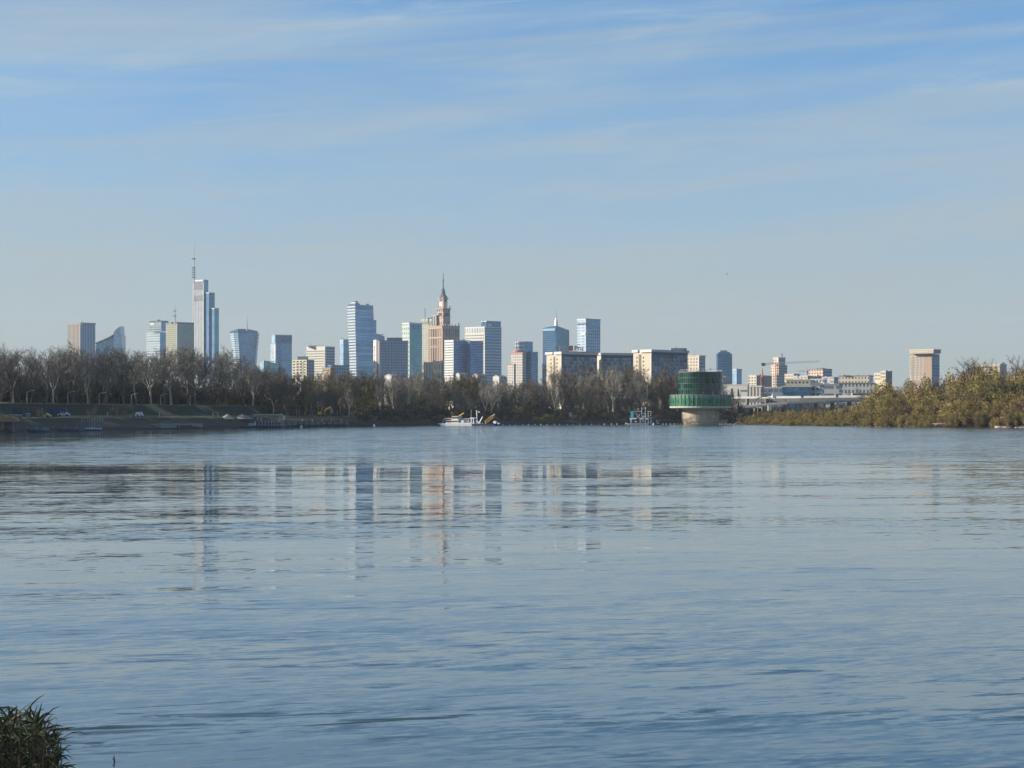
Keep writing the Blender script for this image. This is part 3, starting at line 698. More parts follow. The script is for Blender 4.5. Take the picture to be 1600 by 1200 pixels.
# 25 solid blue tower
t = building('office_tower', 'plain bright blue glass tower with chamfered top, behind the green drum building', 'office tower', 1132, 2700)
b = Block(t, 'wall', 1119.3, 1122, 1144, 553, 2700, 72, (GL_DEEP, GL_DEEP)); D = 2700
outline(t, 'crown', [(1119.8, 553.5), (1143.6, 553.5), (1140, 550.5), (1139.5, 550), (1124, 550), (1123, 550.8)], D + 3, 16, [GL_DEEP, GL_DEEP])
roof_box(t, 1125.5, 1136.5, 547.5, 550.5, D + 8, STEEL, 10)
t = building('office_building', 'small pale blue office beside the bright blue tower', 'office building', 1150, 2900)
b = Block(t, 'wall', 1144.5, 1151, 1159, 577.5, 2900, 45, (GL_SKY, GL_BLUE)); b.parapet(1, STEEL); roof_box(t, 1148, 1153, 575.7, 578, 2910, WHITE, 8)
# 26 tiered tower by the crane
t = building('apartment_block', 'tiered orange and grey block standing behind the long crane jib', 'apartment block', 1216, 2400)
b = Block(t, 'wall', 1204.5, 1216.5, 1230, 571, 2400, 48, (GRID_PINK, GRID_GREY)); b.parapet(.8, CONC)
b = Block(t, 'upper_tier', 1208, 1216.5, 1227, 559.5, 2406, 48, (GRID_PINK, GRID_GREY), ybot=572); b.parapet(1, CONC, .5); b.fpart('end_pier', 'l', .86, 1, 559, 571, .3, WHITE)
b = Block(t, 'low_wing', 1199, 1214, 1219, 586, 2380, 40, (GRID_CREAM, GRID_GREY)); mast(t, 1221, 551.5, 553.5, 2412, 1.6, 'antenna'); 
# 27 beige tower on the right with overhanging top
t = building('apartment_block', 'beige tower with overhanging top storey and dark blue right side, above autumn trees', 'office tower', 1458, 2000)
D = 2000; b = Block(t, 'wall', 1421.5, 1456, 1468, 553, D, 42, (plain((.34, .25, .19), vary=.1), facade((.14, .22, .32), (.10, .20, .34), 30, 3.1, .99, .6))); w = b.face('l')[3]
for k in range(10):
    z = b.z1 - 2.8 - k * 2.55
    for q in range(4): b.part('window', 'l', w * (.02 + q * .165), w * (.155 + q * .165), z, z + 1.25, .12, facade((.62, .58, .52), (.46, .46, .43), 2.4, 9, .8, 1))
    b.part('balcony', 'l', -.2, w * .10, z - 1.0, z - .2, .7, CREAM)
b2 = Block(t, 'top_storey', 1421, 1458.5, 1470, 546.5, D - 8, 42, (plain((.46, .36, .28), vary=.1), facade((.16, .24, .34), (.08, .14, .22), 6, 4, .9, .6)), ybot=552); b2.parapet(.7, CREAM, .5)
b2.fpart('window_band', 'l', .06, .8, 548.5, 550.3, .2, plain((.48, .44, .40)))
t = building('apartment_block', 'small cream and grey tower peeking over the autumn trees at right', 'apartment block', 1562, 2100)
b = Block(t, 'wall', 1533, 1562.5, 1573, 569.5, 2100, 35, (facade((.72, .62, .46), (.20, .18, .15), 5, 3.0, .6, .5, metal=.1), GRID_GREY)); b.parapet(.8, CREAM); b.fpart('blank_wall', 'l', .55, .95, 570, 573.5, .3, CREAM); roof_box(t, 1565, 1570, 566.5, 569.6, 2110, STEEL, 5)
# 28 low city blocks right of the green drum
rng = random.Random(4)
LOW = [  # xl xc xr ytop D alpha left right label
 (1131, 1168, 1170, 602, 1350, 20, WHITE, GRID_GREY, 'long low white hall with dark arched doorway beside the green drum building', 'hall'),
 (1168, 1190, 1194, 604, 1370, 20, facade((.66, .60, .54), (.18, .15, .14), 2.3, 60, .45, .9), GRID_GREY, 'low arcaded hall of tall narrow windows joined to the white hall', 'hall'),
 (1222, 1268, 1270, 604, 1420, 12, GL_DEEP, GL_DEEP, 'long low dark blue glass hall behind the bridge', 'hall'),
 (1192, 1222, 1226, 606, 1450, 15, facade((.24, .28, .34), (.12, .17, .24), 4, 3, .8, .7), GRID_GREY, 'low grey blue hall between the arcade and the blue glass hall', 'hall'),
 (1268, 1281, 1285, 603, 1430, 20, WHITE, GRID_GREY, 'white block with dark square cut-outs right of the blue glass hall', 'building'),
 (1288, 1311, 1316, 601, 1500, 20, facade((.34, .35, .36), (.12, .14, .17), 9, 6, .8, .4), GRID_GREY, 'grey flat block with dark window strip above the bridge', 'building'),
 (1309, 1366, 1370, 599, 1600, 12, facade((.62, .60, .57), (.14, .14, .17), 2.9, 5.4, .45, .55, metal=.1), GRID_GREY, 'long white wing with a row of square dark windows', 'building'),
 (1311, 1358, 1364, 587.5, 1750, 25, facade((.56, .49, .38), (.22, .18, .15), 2.9, 3.6, .45, .5, metal=.1), GL_BLUE, 'long cream building with small windows above the white wing', 'building'),
 (1286, 1303, 1310, 590, 1700, 30, facade((.56, .56, .54), (.34, .35, .36), 6, 3.2, .7, .5), GRID_GREY, 'plain grey office with pale front left of the cream building', 'building'),
 (1266, 1288, 1292, 593, 1650, 20, facade((.70, .69, .68), (.18, .18, .20), 2.6, 4.5, .5, .5, metal=.1), GRID_GREY, 'white house row with small dark windows behind the cut-out block', 'building'),
 (1228, 1266, 1272, 594, 1640, 12, CREAM, GRID_GREY, 'long cream roofed terrace behind the blue glass hall', 'building'),
 (1240, 1262, 1284, 588, 1900, 40, facade((.50, .48, .46), (.30, .32, .34), 4, 3, .6, .5), ROOFG, 'grey hip-roofed building behind the cream terrace', 'building'),
 (1264, 1286, 1300, 577, 2200, 40, GRID_PINK, GRID_BLUE, 'pinkish office with blue right side on the skyline by the small crane', 'office building'),
 (1366, 1382, 1390, 583.5, 1900, 45, CREAM, GL_BLUE, 'cream stepped building at the edge of the autumn trees', 'building'),
 (1376, 1384, 1394, 580.5, 1880, 45, CREAM, ROOFG, 'cream rooftop block highest beside the autumn trees', 'building'),
 (1170, 1182, 1206, 587, 2300, 45, GRID_CREAM, ROOFG, 'low skyline block with cluttered roof left of the tiered orange block', 'building'),
 (1226, 1240, 1250, 585, 2300, 45, CREAM, GRID_GREY, 'cream skyline block right of the tiered orange block', 'building'),
 (1112, 1128, 1141, 589.5, 2200, 45, WHITE, GRID_GREY, 'white low block directly under the bright blue tower', 'building'),
]
for xl, xc, xr, yt, D, al, ml, mr, lab, cat in LOW:
    t = building('city_building', lab, cat, xc, D); b = Block(t, 'wall', xl, xc, xr, yt, D, al, (ml, mr)); b.parapet(.7, rng.choice((WHITE, CREAM, ROOFG, CONC)), .3)
    w = b.face('l')[3]
    for k in range(rng.randint(2, 4)):
        x0 = lerp(xl, xr, rng.uniform(.1, .85)); roof_box(t, x0, x0 + rng.uniform(1.5, 5), yt - rng.uniform(1, 2.4), yt + .2, D + 6 + k, rng.choice((WHITE, CONC, ROOFG, STEEL)), 4)
    if 'arched doorway' in lab:
        b.part('door', 'l', w * .30, w * .38, 3, b.z1 - 2.2, .1, DARK); b.part('door', 'l', w * .58, w * .63, 3, b.z1 - 2.6, .1, DARK); b.part('sign_board', 'l', w * .70, w * .94, b.z1 - 4.2, b.z1 - 3.0, .25, plain((.20, .26, .12)))
    if 'cut-outs' in lab:
        for f0, z in ((.15, 3.2), (.15, 7.4), (.62, 3.2), (.62, 7.4)): b.part('window', 'l', w * f0, w * (f0 + .22), b.z1 - z, b.z1 - z + 2, .1, DARK)
    if cat == 'building' and ml in (CREAM, WHITE) and 'cut-outs' not in lab:
        for r_ in range(2):
            for q in range(6): b.part('window', 'l', w * (.06 + q * .155), w * (.13 + q * .155), b.z1 - 2.6 - r_ * 3.2, b.z1 - 1.2 - r_ * 3.2, .1, DARK)
# roofs just showing above the wood in the middle
for i, (xl, xc, xr, yt, D, lab) in enumerate([(600, 612, 622, 582, 1500, 'white roof ridge showing above the wood under the gridded hotel slab'), (712, 718, 730, 580, 1500, 'small white gabled roof above the wood under the striped slab'),
        (738, 746, 760, 581.5, 1550, 'low white roof above the wood right of the small gable'), (770, 780, 792, 584, 1600, 'flat pale roof above the wood left of the pink-roofed block')]):
    t = building('house', lab, 'building', xc, D); b = Block(t, 'wall', xl, xc, xr, yt + 4.6, D, 35, (WHITE, GRID_GREY)); zr = zat(yt + 2, D); mb = MB()
    mL, mC, mR, mB = (Vector((p.x, p.y, b.z1)) for p in (b.L, b.C, b.R, b.B)); r1 = ((mL + mC) / 2); r2 = ((mR + mB) / 2); r1.z = r2.z = zr
    mb.quad([mC, mR, r2, r1]); mb.quad([mB, mL, r1, r2]); mb.quad([mL, mC, r1]); mb.quad([mR, mB, r2]); mb.build('roof', CONC, t)

# ------------------------------------------------------------------ green drum building in the river
D = 945.0; cxp = 1094.7; ctr = Vector((kx(cxp) * D, D)); u_ = D / FPX
t = thing('water_intake_tower', 'round green glass drum on a concrete column standing in the river', 'tower', (ctr.x, ctr.y, 0))
zr0, zr1, zt = zat(637.5, D), zat(617, D), zat(582, D)
Rr, Rc, Ru = 47.6 * u_, 29.2 * u_, 34.8 * u_
m, nt, out = nmat('drum_concrete'); n = N(nt)
tc = n.new('ShaderNodeTexCoord'); f = n.noise(tc.outputs['Object'], .5, 6, .65)
uvs = n.new('ShaderNodeSeparateXYZ'); n.link(tc.outputs['UV'], uvs.inputs[0])
jo = n.math('MAXIMUM', n.math('LESS_THAN', n.math('FRACT', n.math('DIVIDE', uvs.outputs[0], 2.3)), .04), n.math('LESS_THAN', n.math('FRACT', n.math('DIVIDE', uvs.outputs[1], 2.4)), .05))
c = n.mix(n.ramp(f, .3, .75), (.62, .50, .36), (.34, .27, .20)); n.bsdf(n.mix(jo, c, (.22, .18, .14)), .85, 0, out)
mb = MB(); mb.lathe((ctr.x, ctr.y, 0), [(Rc * .96, -2), (Rc * .97, .8), (Rc * .99, 1.2), (Rc, zr0 - .2)], 56); col_ = mb.build('column', m, t)
mb = MB(); mb.lathe((ctr.x, ctr.y, 0), [(Rc * .99, zr0 - .5), (Rr - .6, zr0 - .3), (Rr + .25, zr0 + .1), (Rr + .25, zr0 + .75), (Rr - .1, zr0 + .8)], 72); mb.build('floor_slab', plain((.55, .53, .45), .7), t)
GREEN = facade((.03, .19, .09), (.014, .14, .06), 1.5, 40, .90, 1.1, metal=.0, rough=.3, vary=.45, wrough=.4, tilt=.02)
mb = MB(); mb.lathe((ctr.x, ctr.y, 0), [(Rr, zr0 + .6), (Rr, zr1 - 1.6)], 96); mb.build('ring_wall', GREEN, t)
mb = MB(); mb.lathe((ctr.x, ctr.y, 0), [(Rr - .05, zr1 - 1.9), (Rr - .05, zr1 - .15)], 96); mb.build('ring_parapet', facade((.24, .32, .27), (.11, .19, .16), 1.5, 40, .8, 1.1, metal=.1, vary=.7), t)
mb = MB(); mb.lathe((ctr.x, ctr.y, 0), [(Rr + .15, zr1 - .25), (Rr + .15, zr1), (Ru, zr1 + .05)], 72); mb.build('ring_rim', plain((.24, .30, .27), .6), t)
PALE = plain((.20, .33, .25), .5)
for k in range(44):
    a = 2 * math.pi * (k + .5) / 44
    if math.sin(a) > .25: continue
    mb = MB(); q = ctr + Vector((math.cos(a), math.sin(a))) * (Rr + .12)
    mb.box((q.x, q.y, (zr0 + zr1) / 2 + .2), .34, .18, zr1 - zr0 - .4, a); mb.build('mullion', PALE, t)
for k in range(22):
    a = 2 * math.pi * (k + .25) / 22
    if math.sin(a) > .3: continue
    mb = MB(); q = ctr + Vector((math.cos(a), math.sin(a))) * (Rr + .03)
    mb.box((q.x, q.y, zr0 + 2.85), .2, 1.0, 1.1, a); mb.build('window', plain((.015, .02, .02), .2), t)
m, nt, out = nmat('drum_glass'); n = N(nt)
uv = n.new('ShaderNodeTexCoord').outputs['UV']; sp = n.new('ShaderNodeSeparateXYZ'); n.link(uv, sp.inputs[0])
uu = n.math('DIVIDE', sp.outputs[0], 1.36); vv = n.math('DIVIDE', n.math('SUBTRACT', sp.outputs[1], zr1), (zt - zr1) / 4)
cb = n.new('ShaderNodeCombineXYZ'); n.link(n.math('FLOOR', uu), cb.inputs[0]); n.link(n.math('FLOOR', vv), cb.inputs[1])
wn = n.new('ShaderNodeTexWhiteNoise', noise_dimensions='2D'); n.link(cb.outputs[0], wn.inputs['Vector'])
ln = n.math('MAXIMUM', n.math('LESS_THAN', n.math('FRACT', uu), .10), n.math('LESS_THAN', n.math('FRACT', vv), .05))
g = n.mix(wn.outputs['Value'], (.002, .014, .012), (.007, .046, .036)); g = n.mix(n.math('GREATER_THAN', wn.outputs['Value'], .90), g, (.02, .055, .045))
p = n.bsdf(n.mix(ln, g, (.022, .085, .064)), n.fmix(ln, .14, .5), 0.0, out)
geo = n.new('ShaderNodeNewGeometry').outputs['Normal']
n.link(n.vmath('NORMALIZE', n.vmath('ADD', geo, n.vmath('SCALE', n.vmath('SUBTRACT', wn.outputs['Color'], (.5, .5, .5)), scale=.10))), p.inputs['Normal'])
mb = MB(); mb.lathe((ctr.x, ctr.y, 0), [(Ru, zr1), (Ru, zt)], 96); mb.build('glass_drum', m, t)
mb = MB(); mb.lathe((ctr.x, ctr.y, 0), [(Ru + .12, zt - .15), (Ru + .12, zt + .18), (Ru - .5, zt + .2), (.05, zt + .25)], 72); mb.build('roof', plain((.08, .14, .12), .6), t)
for z in (zr1 + (zt - zr1) * .5, zr1 + (zt - zr1) * .25, zr1 + (zt - zr1) * .75):
    mb = MB(); mb.lathe((ctr.x, ctr.y, 0), [(Ru + .02, z - .07), (Ru + .09, z - .07), (Ru + .09, z + .07), (Ru + .02, z + .07)], 72); mb.build('transom', plain((.05, .12, .09), .5), t)
for k in range(9):
    a = math.pi + .2 + k * .34; q = ctr + Vector((math.cos(a), math.sin(a))) * (Rr - .4); mb = MB()
    mb.bar((q.x, q.y, zr1 - .2), (q.x, q.y, zr1 + 1.1), .07, 5); mb.box((q.x, q.y, zr1 + 1.15), .3, .3, .22); mb.build('ring_lamp', PALE, t)
for k in range(9):
    a = rng.uniform(0, 6.28); rr = rng.uniform(.1, .8) * Ru; q = ctr + Vector((math.cos(a), math.sin(a))) * rr; h = rng.uniform(.8, 2.0); mb = MB()
    mb.bar((q.x, q.y, zt), (q.x, q.y, zt + h), .07, 5); mb.box((q.x, q.y, zt + h), .5, .35, .4); mb.build('roof_antenna', WHITE, t)
mb = MB(); mb.lathe((ctr.x, ctr.y, zt + .2), [(Ru - .6, .9), (Ru - .6, 1.0)], 40)
for k in range(40):
    a = 6.283 * k / 40; q = ctr + Vector((math.cos(a), math.sin(a))) * (Ru - .6); mb.bar((q.x, q.y, zt + .1), (q.x, q.y, zt + 1.2), .035, 4)
mb.build('roof_railing', STEEL, t)

# ------------------------------------------------------------------ road bridge and its ramp behind the right bank
D = 1230.0
GIRD = plain((.15, .145, .14), .8); PARA = plain((.72, .70, .66), .7); ASPH = plain((.05, .05, .052), .9)
t = thing('road_bridge', 'long concrete road bridge with pale parapet crossing behind the autumn trees', 'bridge', (kx(1250) * D, D, 4))
zd = zat(619, D)
def deck(name, pts, w, h, mat, mb=None, dz=0):
    mb = MB()
    for a, b in zip(pts, pts[1:]):
        a, b = Vector(a), Vector(b); d = (b - a); d.z = 0; d.normalize(); s_ = Vector((-d.y, d.x, 0)) * w
        q = [a, b, b + s_, a + s_]
        lo = [p + Vector((0, 0, dz)) for p in q]; hi = [p + Vector((0, 0, dz + h)) for p in q]
        for i in range(4): mb.quad([lo[i], lo[(i + 1) % 4], hi[(i + 1) % 4], hi[i]])
        mb.quad(hi); mb.quad(list(reversed(lo)))
    return mb.build(name, mat, t)
bp = [(kx(1095) * D, D + 30, zat(620.5, D)), (kx(1250) * D, D, zat(620, D)), (kx(1480) * D, D - 30, zat(617.5, D))]
deck('girder', bp, 20, 2.3, GIRD, dz=-3.2); deck('roadway', [(a + 0, b_ + .4, c_) for a, b_, c_ in bp], 19, .1, ASPH, dz=-.8)
deck('parapet', bp, .3, 1.35, PARA, dz=-.85); deck('parapet', [(a, b_ + 19.4, c_) for a, b_, c_ in bp], .3, 1.1, PARA, dz=-.8)
for px_ in (1140, 1170, 1200, 1230, 1253, 1278, 1304, 1330, 1357):
    mb = MB(); mb.box((kx(px_) * D, D + 8, zd / 2 - .8), 1.4, 8, zd - 1.5); mb.build('pier', GIRD, t)
for px_ in (1253, 1304.5, 1357.5):
    mb = MB(); mb.box((kx(px_) * D, lerp(D, D - 30, (px_ - 1250) / 230) - .12, zd + .15), .9, .3, 1.9); mb.build('expansion_joint', DARK, t)
# cluttered guard rail
D2 = 1190.0
t = thing('ramp_bridge', 'lower curved ramp on slim columns under the road bridge', 'bridge', (kx(1250) * D2, D2, 3))
rp = [(kx(1148) * D2, D2 + 8, zat(638, D2)), (kx(1185) * D2, D2 + 4, zat(634, D2)), (kx(1230) * D2, D2, zat(630.5, D2)), (kx(1290) * D2, D2 - 2, zat(628, D2)), (kx(1380) * D2, D2 - 2, zat(625, D2))]
deck('ramp_deck', rp, 7, .9, plain((.22, .215, .20), .8), dz=-.6); deck('parapet', rp, .3, .65, plain((.42, .42, .38), .7), dz=.3)
for px_ in (1180, 1192, 1202, 1214, 1232, 1249, 1264, 1290, 1320, 1350):
    mb = MB(); q = Vector((kx(px_) * D2, D2 + 3)); z = interp([(p[0] / D2 * FPX + CX, p[2]) for p in rp], px_) - 1
    mb.lathe((q.x, q.y, 0), [(.55, 0), (.5, z), (1.0, z + .2)], 10); mb.build('column', plain((.30, .29, .27), .8), t)
mb = MB(); mb.box((kx(1202) * D2, D2 - 1.5, 5.5), 2.0, 2.0, 9); mb.build('abutment_block', plain((.72, .66, .52), .8), t)
t = thing('stair_canopy', 'dark curved stair canopy in front of the bridge parapet', 'canopy', (kx(1192) * 1215, 1215, 4)); mb = MB()
D3 = 1215
pts = [at(1179, 625, D3), at(1184, 622, D3), at(1190, 619.5, D3), at(1197, 618.5, D3), at(1203, 621, D3), at(1208, 626, D3)]
for a, b in zip(pts, pts[1:]): mb.quad([a, b, b + Vector((0, 3, 0)), a + Vector((0, 3, 0))]); mb.quad([a - Vector((0, 0, .5)), b - Vector((0, 0, .5)), b, a])
mb.build('roof', plain((.12, .11, .10)), t); mb = MB()
for p in pts[1:5]: mb.bar((p.x, p.y + 1, p.z - .3), (p.x, p.y + 1, 3), .15, 5)
mb.build('frame', STEEL, t)
def vehicle(name, label, px_, D, z, L, H, col, kind, W=2.0, face=1):
    t = thing(name, label, kind, (kx(px_) * D, D, z)); mb = MB(); x0, y0 = t.location.x, D
    if kind == 'car':
        prof = [(-.5, .25), (-.5, .55), (-.44, .62), (-.30, .66), (-.18, 1), (.22, 1), (.36, .68), (.48, .60), (.5, .45), (.5, .25)]
    elif kind == 'van':
        prof = [(-.5, .18), (-.5, .95), (-.46, 1), (.26, 1), (.38, .62), (.49, .52), (.5, .18)]
    else:
        prof = [(-.5, .16), (-.5, .96), (-.48, 1), (.48, 1), (.5, .95), (.5, .16)]
    P = [Vector((x0 + face * a * L, 0, z + b * H)) for a, b in prof]
    fr = [p + Vector((0, y0 - W / 2, 0)) for p in P]; bk = [p + Vector((0, y0 + W / 2, 0)) for p in P]
    mb.quad(fr); mb.quad(list(reversed(bk)))
    for i in range(len(P)): mb.quad([fr[(i + 1) % len(P)], fr[i], bk[i], bk[(i + 1) % len(P)]])
    mb.build('body', plain(col, .35, vary=.06), t)
    for a in (-.3, .3):
        for s_ in (-1, 1):
            mb = MB(); c = Vector((x0 + a * L, y0 + s_ * W * .46, z + .33)); mb.tube([c - Vector((0, .12, 0)), c + Vector((0, .12, 0))], [.33, .33], 12); mb.build('wheel', plain((.02, .02, .02)), t)
    mb = MB()
    if kind == 'car': mb.box((x0 + face * .02 * L, y0 - W / 2 - .01, z + .82 * H), L * .36, .05, H * .22)
    elif kind == 'van': mb.box((x0 + face * .29 * L, y0 - W / 2 - .01, z + .76 * H), L * .12, .05, H * .26)
    else: mb.box((x0, y0 - W / 2 - .01, z + .66 * H), L * .92, .05, H * .3)
    mb.build('window', plain((.03, .035, .04), .15), t)
    return t
zr = zat(620, 1230) - .7
vehicle('truck', 'white box van driving on the bridge above the ramp column', 1218, 1238, zr, 9, 2.9, (.75, .75, .74), 'van', 2.3)
vehicle('car', 'white car on the bridge left of the box van', 1208, 1240, zr, 4.5, 1.7, (.75, .75, .75), 'car')
vehicle('bus', 'cream bus on the bridge in front of the long white wing', 1346, 1236, zr, 12, 3.2, (.72, .68, .50), 'bus', 2.5)
vehicle('car', 'white car on the bridge in front of the grey flat block', 1285, 1236, zr, 4.6, 1.8, (.78, .78, .78), 'car')
vehicle('car', 'dark car on the bridge just left of the cream bus', 1322, 1236, zr, 4.6, 1.6, (.06, .06, .07), 'car')
# cranes
def lattice(parent, name, a, b, w, mat, n=14):
    a, b = Vector(a), Vector(b); d = (b - a).normalized(); s1 = d.cross(Vector((0, 1, 0))).normalized() * w / 2; s2 = Vector((0, 1, 0)) * w / 2; mb = MB()
    C4 = [s1 + s2, s1 - s2, -s1 - s2, -s1 + s2]
    for c in C4: mb.bar(a + c, b + c, w * .09, 4)
    for i in range(n):
        p, q = a.lerp(b, i / n), a.lerp(b, (i + 1) / n)
        for k in range(4): mb.bar(p + C4[k], q + C4[(k + 1) % 4], w * .055, 3)
    return mb.build(name, mat, parent)
D = 2100; t = thing('tower_crane', 'rust brown tower crane with long jib in front of the tiered orange block', 'crane', (kx(1213) * D, D, 3)); RUST = plain((.30, .13, .08), .7); GREYJ = plain((.34, .31, .28), .6)
zj = zat(567.5, D)
lattice(t, 'mast', (kx(1213) * D, D, 3), (kx(1213) * D, D, zj + 1), 2.0, RUST, 22); lattice(t, 'jib', (kx(1213) * D, D - 1, zj), (kx(1278) * D, D - 10, zj + 1.6), 1.5, GREYJ, 30)
lattice(t, 'counter_jib', (kx(1213) * D, D - 1, zj), (kx(1191.5) * D, D + 4, zj - 1.2), 1.7, RUST, 10)
mb = MB(); mb.box((kx(1193.5) * D, D + 4, zj - 1.2), 4.0, 1.6, 3.2); mb.build('counterweight', DARK, t)
mb = MB(); mb.box((kx(1214) * D, D - 1.8, zj - 2), 1.8, 1.8, 2.2); mb.build('cabin', WHITE, t)
D = 1600; t = thing('lattice_mast', 'thin red lattice mast standing left of the tiered orange block', 'mast', (kx(1191) * D, D, 3)); REDL = plain((.34, .08, .07), .6)
lattice(t, 'lower_mast', (kx(1191) * D, D, 3), (kx(1191) * D, D, zat(588, D)), 2.0, REDL, 18); mb = MB(); mb.tube([(kx(1191) * D, D, zat(590, D)), (kx(1191) * D, D, zat(574.5, D))], [1.0, .2], 4); mb.build('tip', REDL, t)
D = 2350; t = thing('tower_crane', 'small pale crane with short jib left of the pinkish skyline office', 'crane', (kx(1260.5) * D, D, 3)); PAL = plain((.62, .58, .52), .6)
lattice(t, 'mast', (kx(1260.5) * D, D, 3), (kx(1260.5) * D, D, zat(580, D)), 1.8, PAL, 24); lattice(t, 'jib', (kx(1262) * D, D - 1, zat(580, D)), (kx(1246.5) * D, D - 1, zat(580, D)), 1.3, PAL, 10)
mb = MB(); mb.box((kx(1261) * D, D - 1.5, zat(581, D)), 2.2, 2, 2.6); mb.build('cabin', WHITE, t); mast(t, 1260.8, 572.5, 580, D, .4, 'apex')

# ------------------------------------------------------------------ boats
NAVY = plain((.02, .045, .10), .5); HULLW = plain((.74, .75, .76), .4, vary=.08); BLUEP = plain((.03, .14, .30), .45); YEL = plain((.52, .30, .05), .55, vary=.15); DKGLASS = plain((.03, .045, .06), .12)
class Boat:
    def __init__(s, name, label, cat, px_, D):
        s.D = D; s.t = thing(name, label, cat, (kx(px_) * D, D, 0))
    def hull(s, name, x0, x1, yt, mat, depth=6, rake=1.5, rake_r=.6):
        D = s.D; a, b = kx(x0) * D, kx(x1) * D; z = zat(yt, D); mb = MB()
        top = [(a, D), (b, D), (b, D + depth), (a, D + depth)]; bot = [(a + rake, D + .3), (b - rake_r, D + .3), (b - rake_r, D + depth - .3), (a + rake, D + depth - .3)]
        T = [Vector((*p, z)) for p in top]; Bq = [Vector((*p, -.6)) for p in bot]
        for i in range(4): mb.quad([Bq[i], Bq[(i + 1) % 4], T[(i + 1) % 4], T[i]])
        mb.quad(T); return mb.build(name, mat, s.t)
    def box(s, name, x0, x1, y0, y1, mat, dy=1, depth=3, parent=None, tilt=None):
        D = s.D; mb = MB(); a, b = kx(x0) * D, kx(x1) * D; z0, z1 = zat(y1, D), zat(y0, D)
        mb.box(((a + b) / 2, D + dy + depth / 2, (z0 + z1) / 2), b - a, depth, z1 - z0, 0, 0, tilt); return mb.build(name, mat, parent or s.t)
    def bar(s, name, pts, r, mat, dy=2, parent=None, sides=6):
        mb = MB(); P = [at(x, y, s.D) + Vector((0, dy, 0)) for x, y in pts]; mb.tube(P, [r] * len(P), sides); return mb.build(name, mat, parent or s.t)
    def windows(s, x0, x1, y0, y1, k, dy, parent=None):
        w = (x1 - x0) / k
        for i in range(k): s.box('window', x0 + i * w + w * .15, x0 + i * w + w * .85, y0, y1, DKGLASS, dy, .12, parent)
D = 820
b = Boat('dredger', 'white dredger boat with yellow boom and lattice ladder moored below the dark bank', 'boat', 715, D)
b.hull('hull', 683, 741, 661.4, HULLW, 7, 2.2, .3); b.hull('pontoon', 737, 774, 662.2, NAVY, 7, .2, 1.2)
b.box('lower_house', 694, 705, 656.2, 661.3, HULLW, 1, 4.5); b.box('mid_house', 703.5, 714.5, 654.8, 661.3, HULLW, .8, 5); b.box('wheelhouse', 705, 713.5, 651, 655, plain((.70, .62, .46), .5), 1, 3.6)
b.windows(705.3, 713.2, 652, 653.8, 4, .9); b.windows(695, 714, 657.5, 659.6, 7, .72); b.box('roof', 704.2, 714.2, 650.2, 651.1, HULLW, .7, 4.2)
b.box('foredeck_canopy', 692, 703.5, 653.2, 654.2, plain((.66, .52, .40), .6), 1, 4); b.bar('canopy_post', [(688, 661), (692.5, 654)], .09, HULLW, 1.2); b.bar('canopy_post', [(694, 661), (694.5, 654)], .07, HULLW, 1.2)
b.box('mid_deckhouse', 716, 729, 655.5, 661.3, plain((.42, .44, .46), .6), 2.4, 3); b.box('rail_panel', 715.5, 737, 660.5, 662.4, HULLW, -.05, .2)
b.box('deck_locker', 719, 723, 657, 660, HULLW, 1, 1.2); b.box('upper_deck', 717, 732, 653.6, 654.4, plain((.5, .52, .54), .5), 1.8, 4)
for x in (718, 721, 724, 727, 730): b.bar('deck_post', [(x, 661), (x, 654)], .06, HULLW, 1.6)
b.box('winch_house', 733, 739.5, 652.5, 654, HULLW, 1, 3)
for x in (735, 738.5): b.bar('winch_leg', [(x, 662), (x + .3, 653)], .2, HULLW, 1.2)
b.bar('yellow_boom', [(704, 654.5), (715, 650.8), (723.5, 645.3)], .32, YEL, 1.2); b.bar('mast', [(733.5, 655), (733.5, 640)], .1, STEEL, 2)
b.bar('spud_mast', [(742.5, 663), (742.5, 641)], .22, HULLW, 2); b.box('flag', 742.9, 747, 643, 644.6, WHITE, 2, .05); b.bar('a_frame', [(739, 662), (742.5, 650), (746, 662)], .14, plain((.45, .47, .5)), 1.5)
b.bar('gantry', [(746, 662), (749, 658), (752.6, 651.3)], .22, HULLW, 1.5); b.bar('gantry', [(742, 657.5), (748, 661.5)], .2, HULLW, 1.5)
lattice(b.t, 'ladder', at(757, 659.5, D) + Vector((0, 2, 0)), at(767.5, 650.5, D) + Vector((0, 2, 0)), .95, YEL, 6); b.bar('ladder_head', [(767, 650.5), (771, 647)], .22, plain((.5, .5, .46)), 2)
b.bar('ladder_leg', [(757.5, 662), (756.5, 657)], .25, YEL, 1.6); b.box('float_drum', 770, 774.3, 658, 661.5, HULLW, 1, 1.4, tilt=Matrix.Rotation(.35, 3, 'Y')); b.box('float_drum', 777, 779.2, 660.5, 662.6, HULLW, 1, 1)
for i in range(6): b.box('rail_post', 738 + i * 3.2, 738.4 + i * 3.2, 660, 662.2, HULLW, .2, .1)
D = 900
b = Boat('work_boat', 'dark blue push boat with white frames and a turquoise funnel, left of the green drum', 'boat', 1000, D)
b.hull('hull', 978.5, 1026, 662.6, NAVY, 6, .8, 1.5); b.box('hull_stripe', 982, 1012, 662.2, 662.8, WHITE, -.06, .15)
b.box('deckhouse', 984, 1017, 656, 662.6, plain((.02, .06, .13), .5), 1.2, 4); b.box('upper_deck', 982.5, 1019, 652.3, 653.4, plain((.10, .18, .30), .5), .8, 5); b.box('funnel', 984.2, 988.2, 642.3, 652.4, plain((.06, .30, .42), .4), 1.6, 2)
b.box('side_panel', 983.6, 987, 653.4, 656, WHITE, .9, .3)
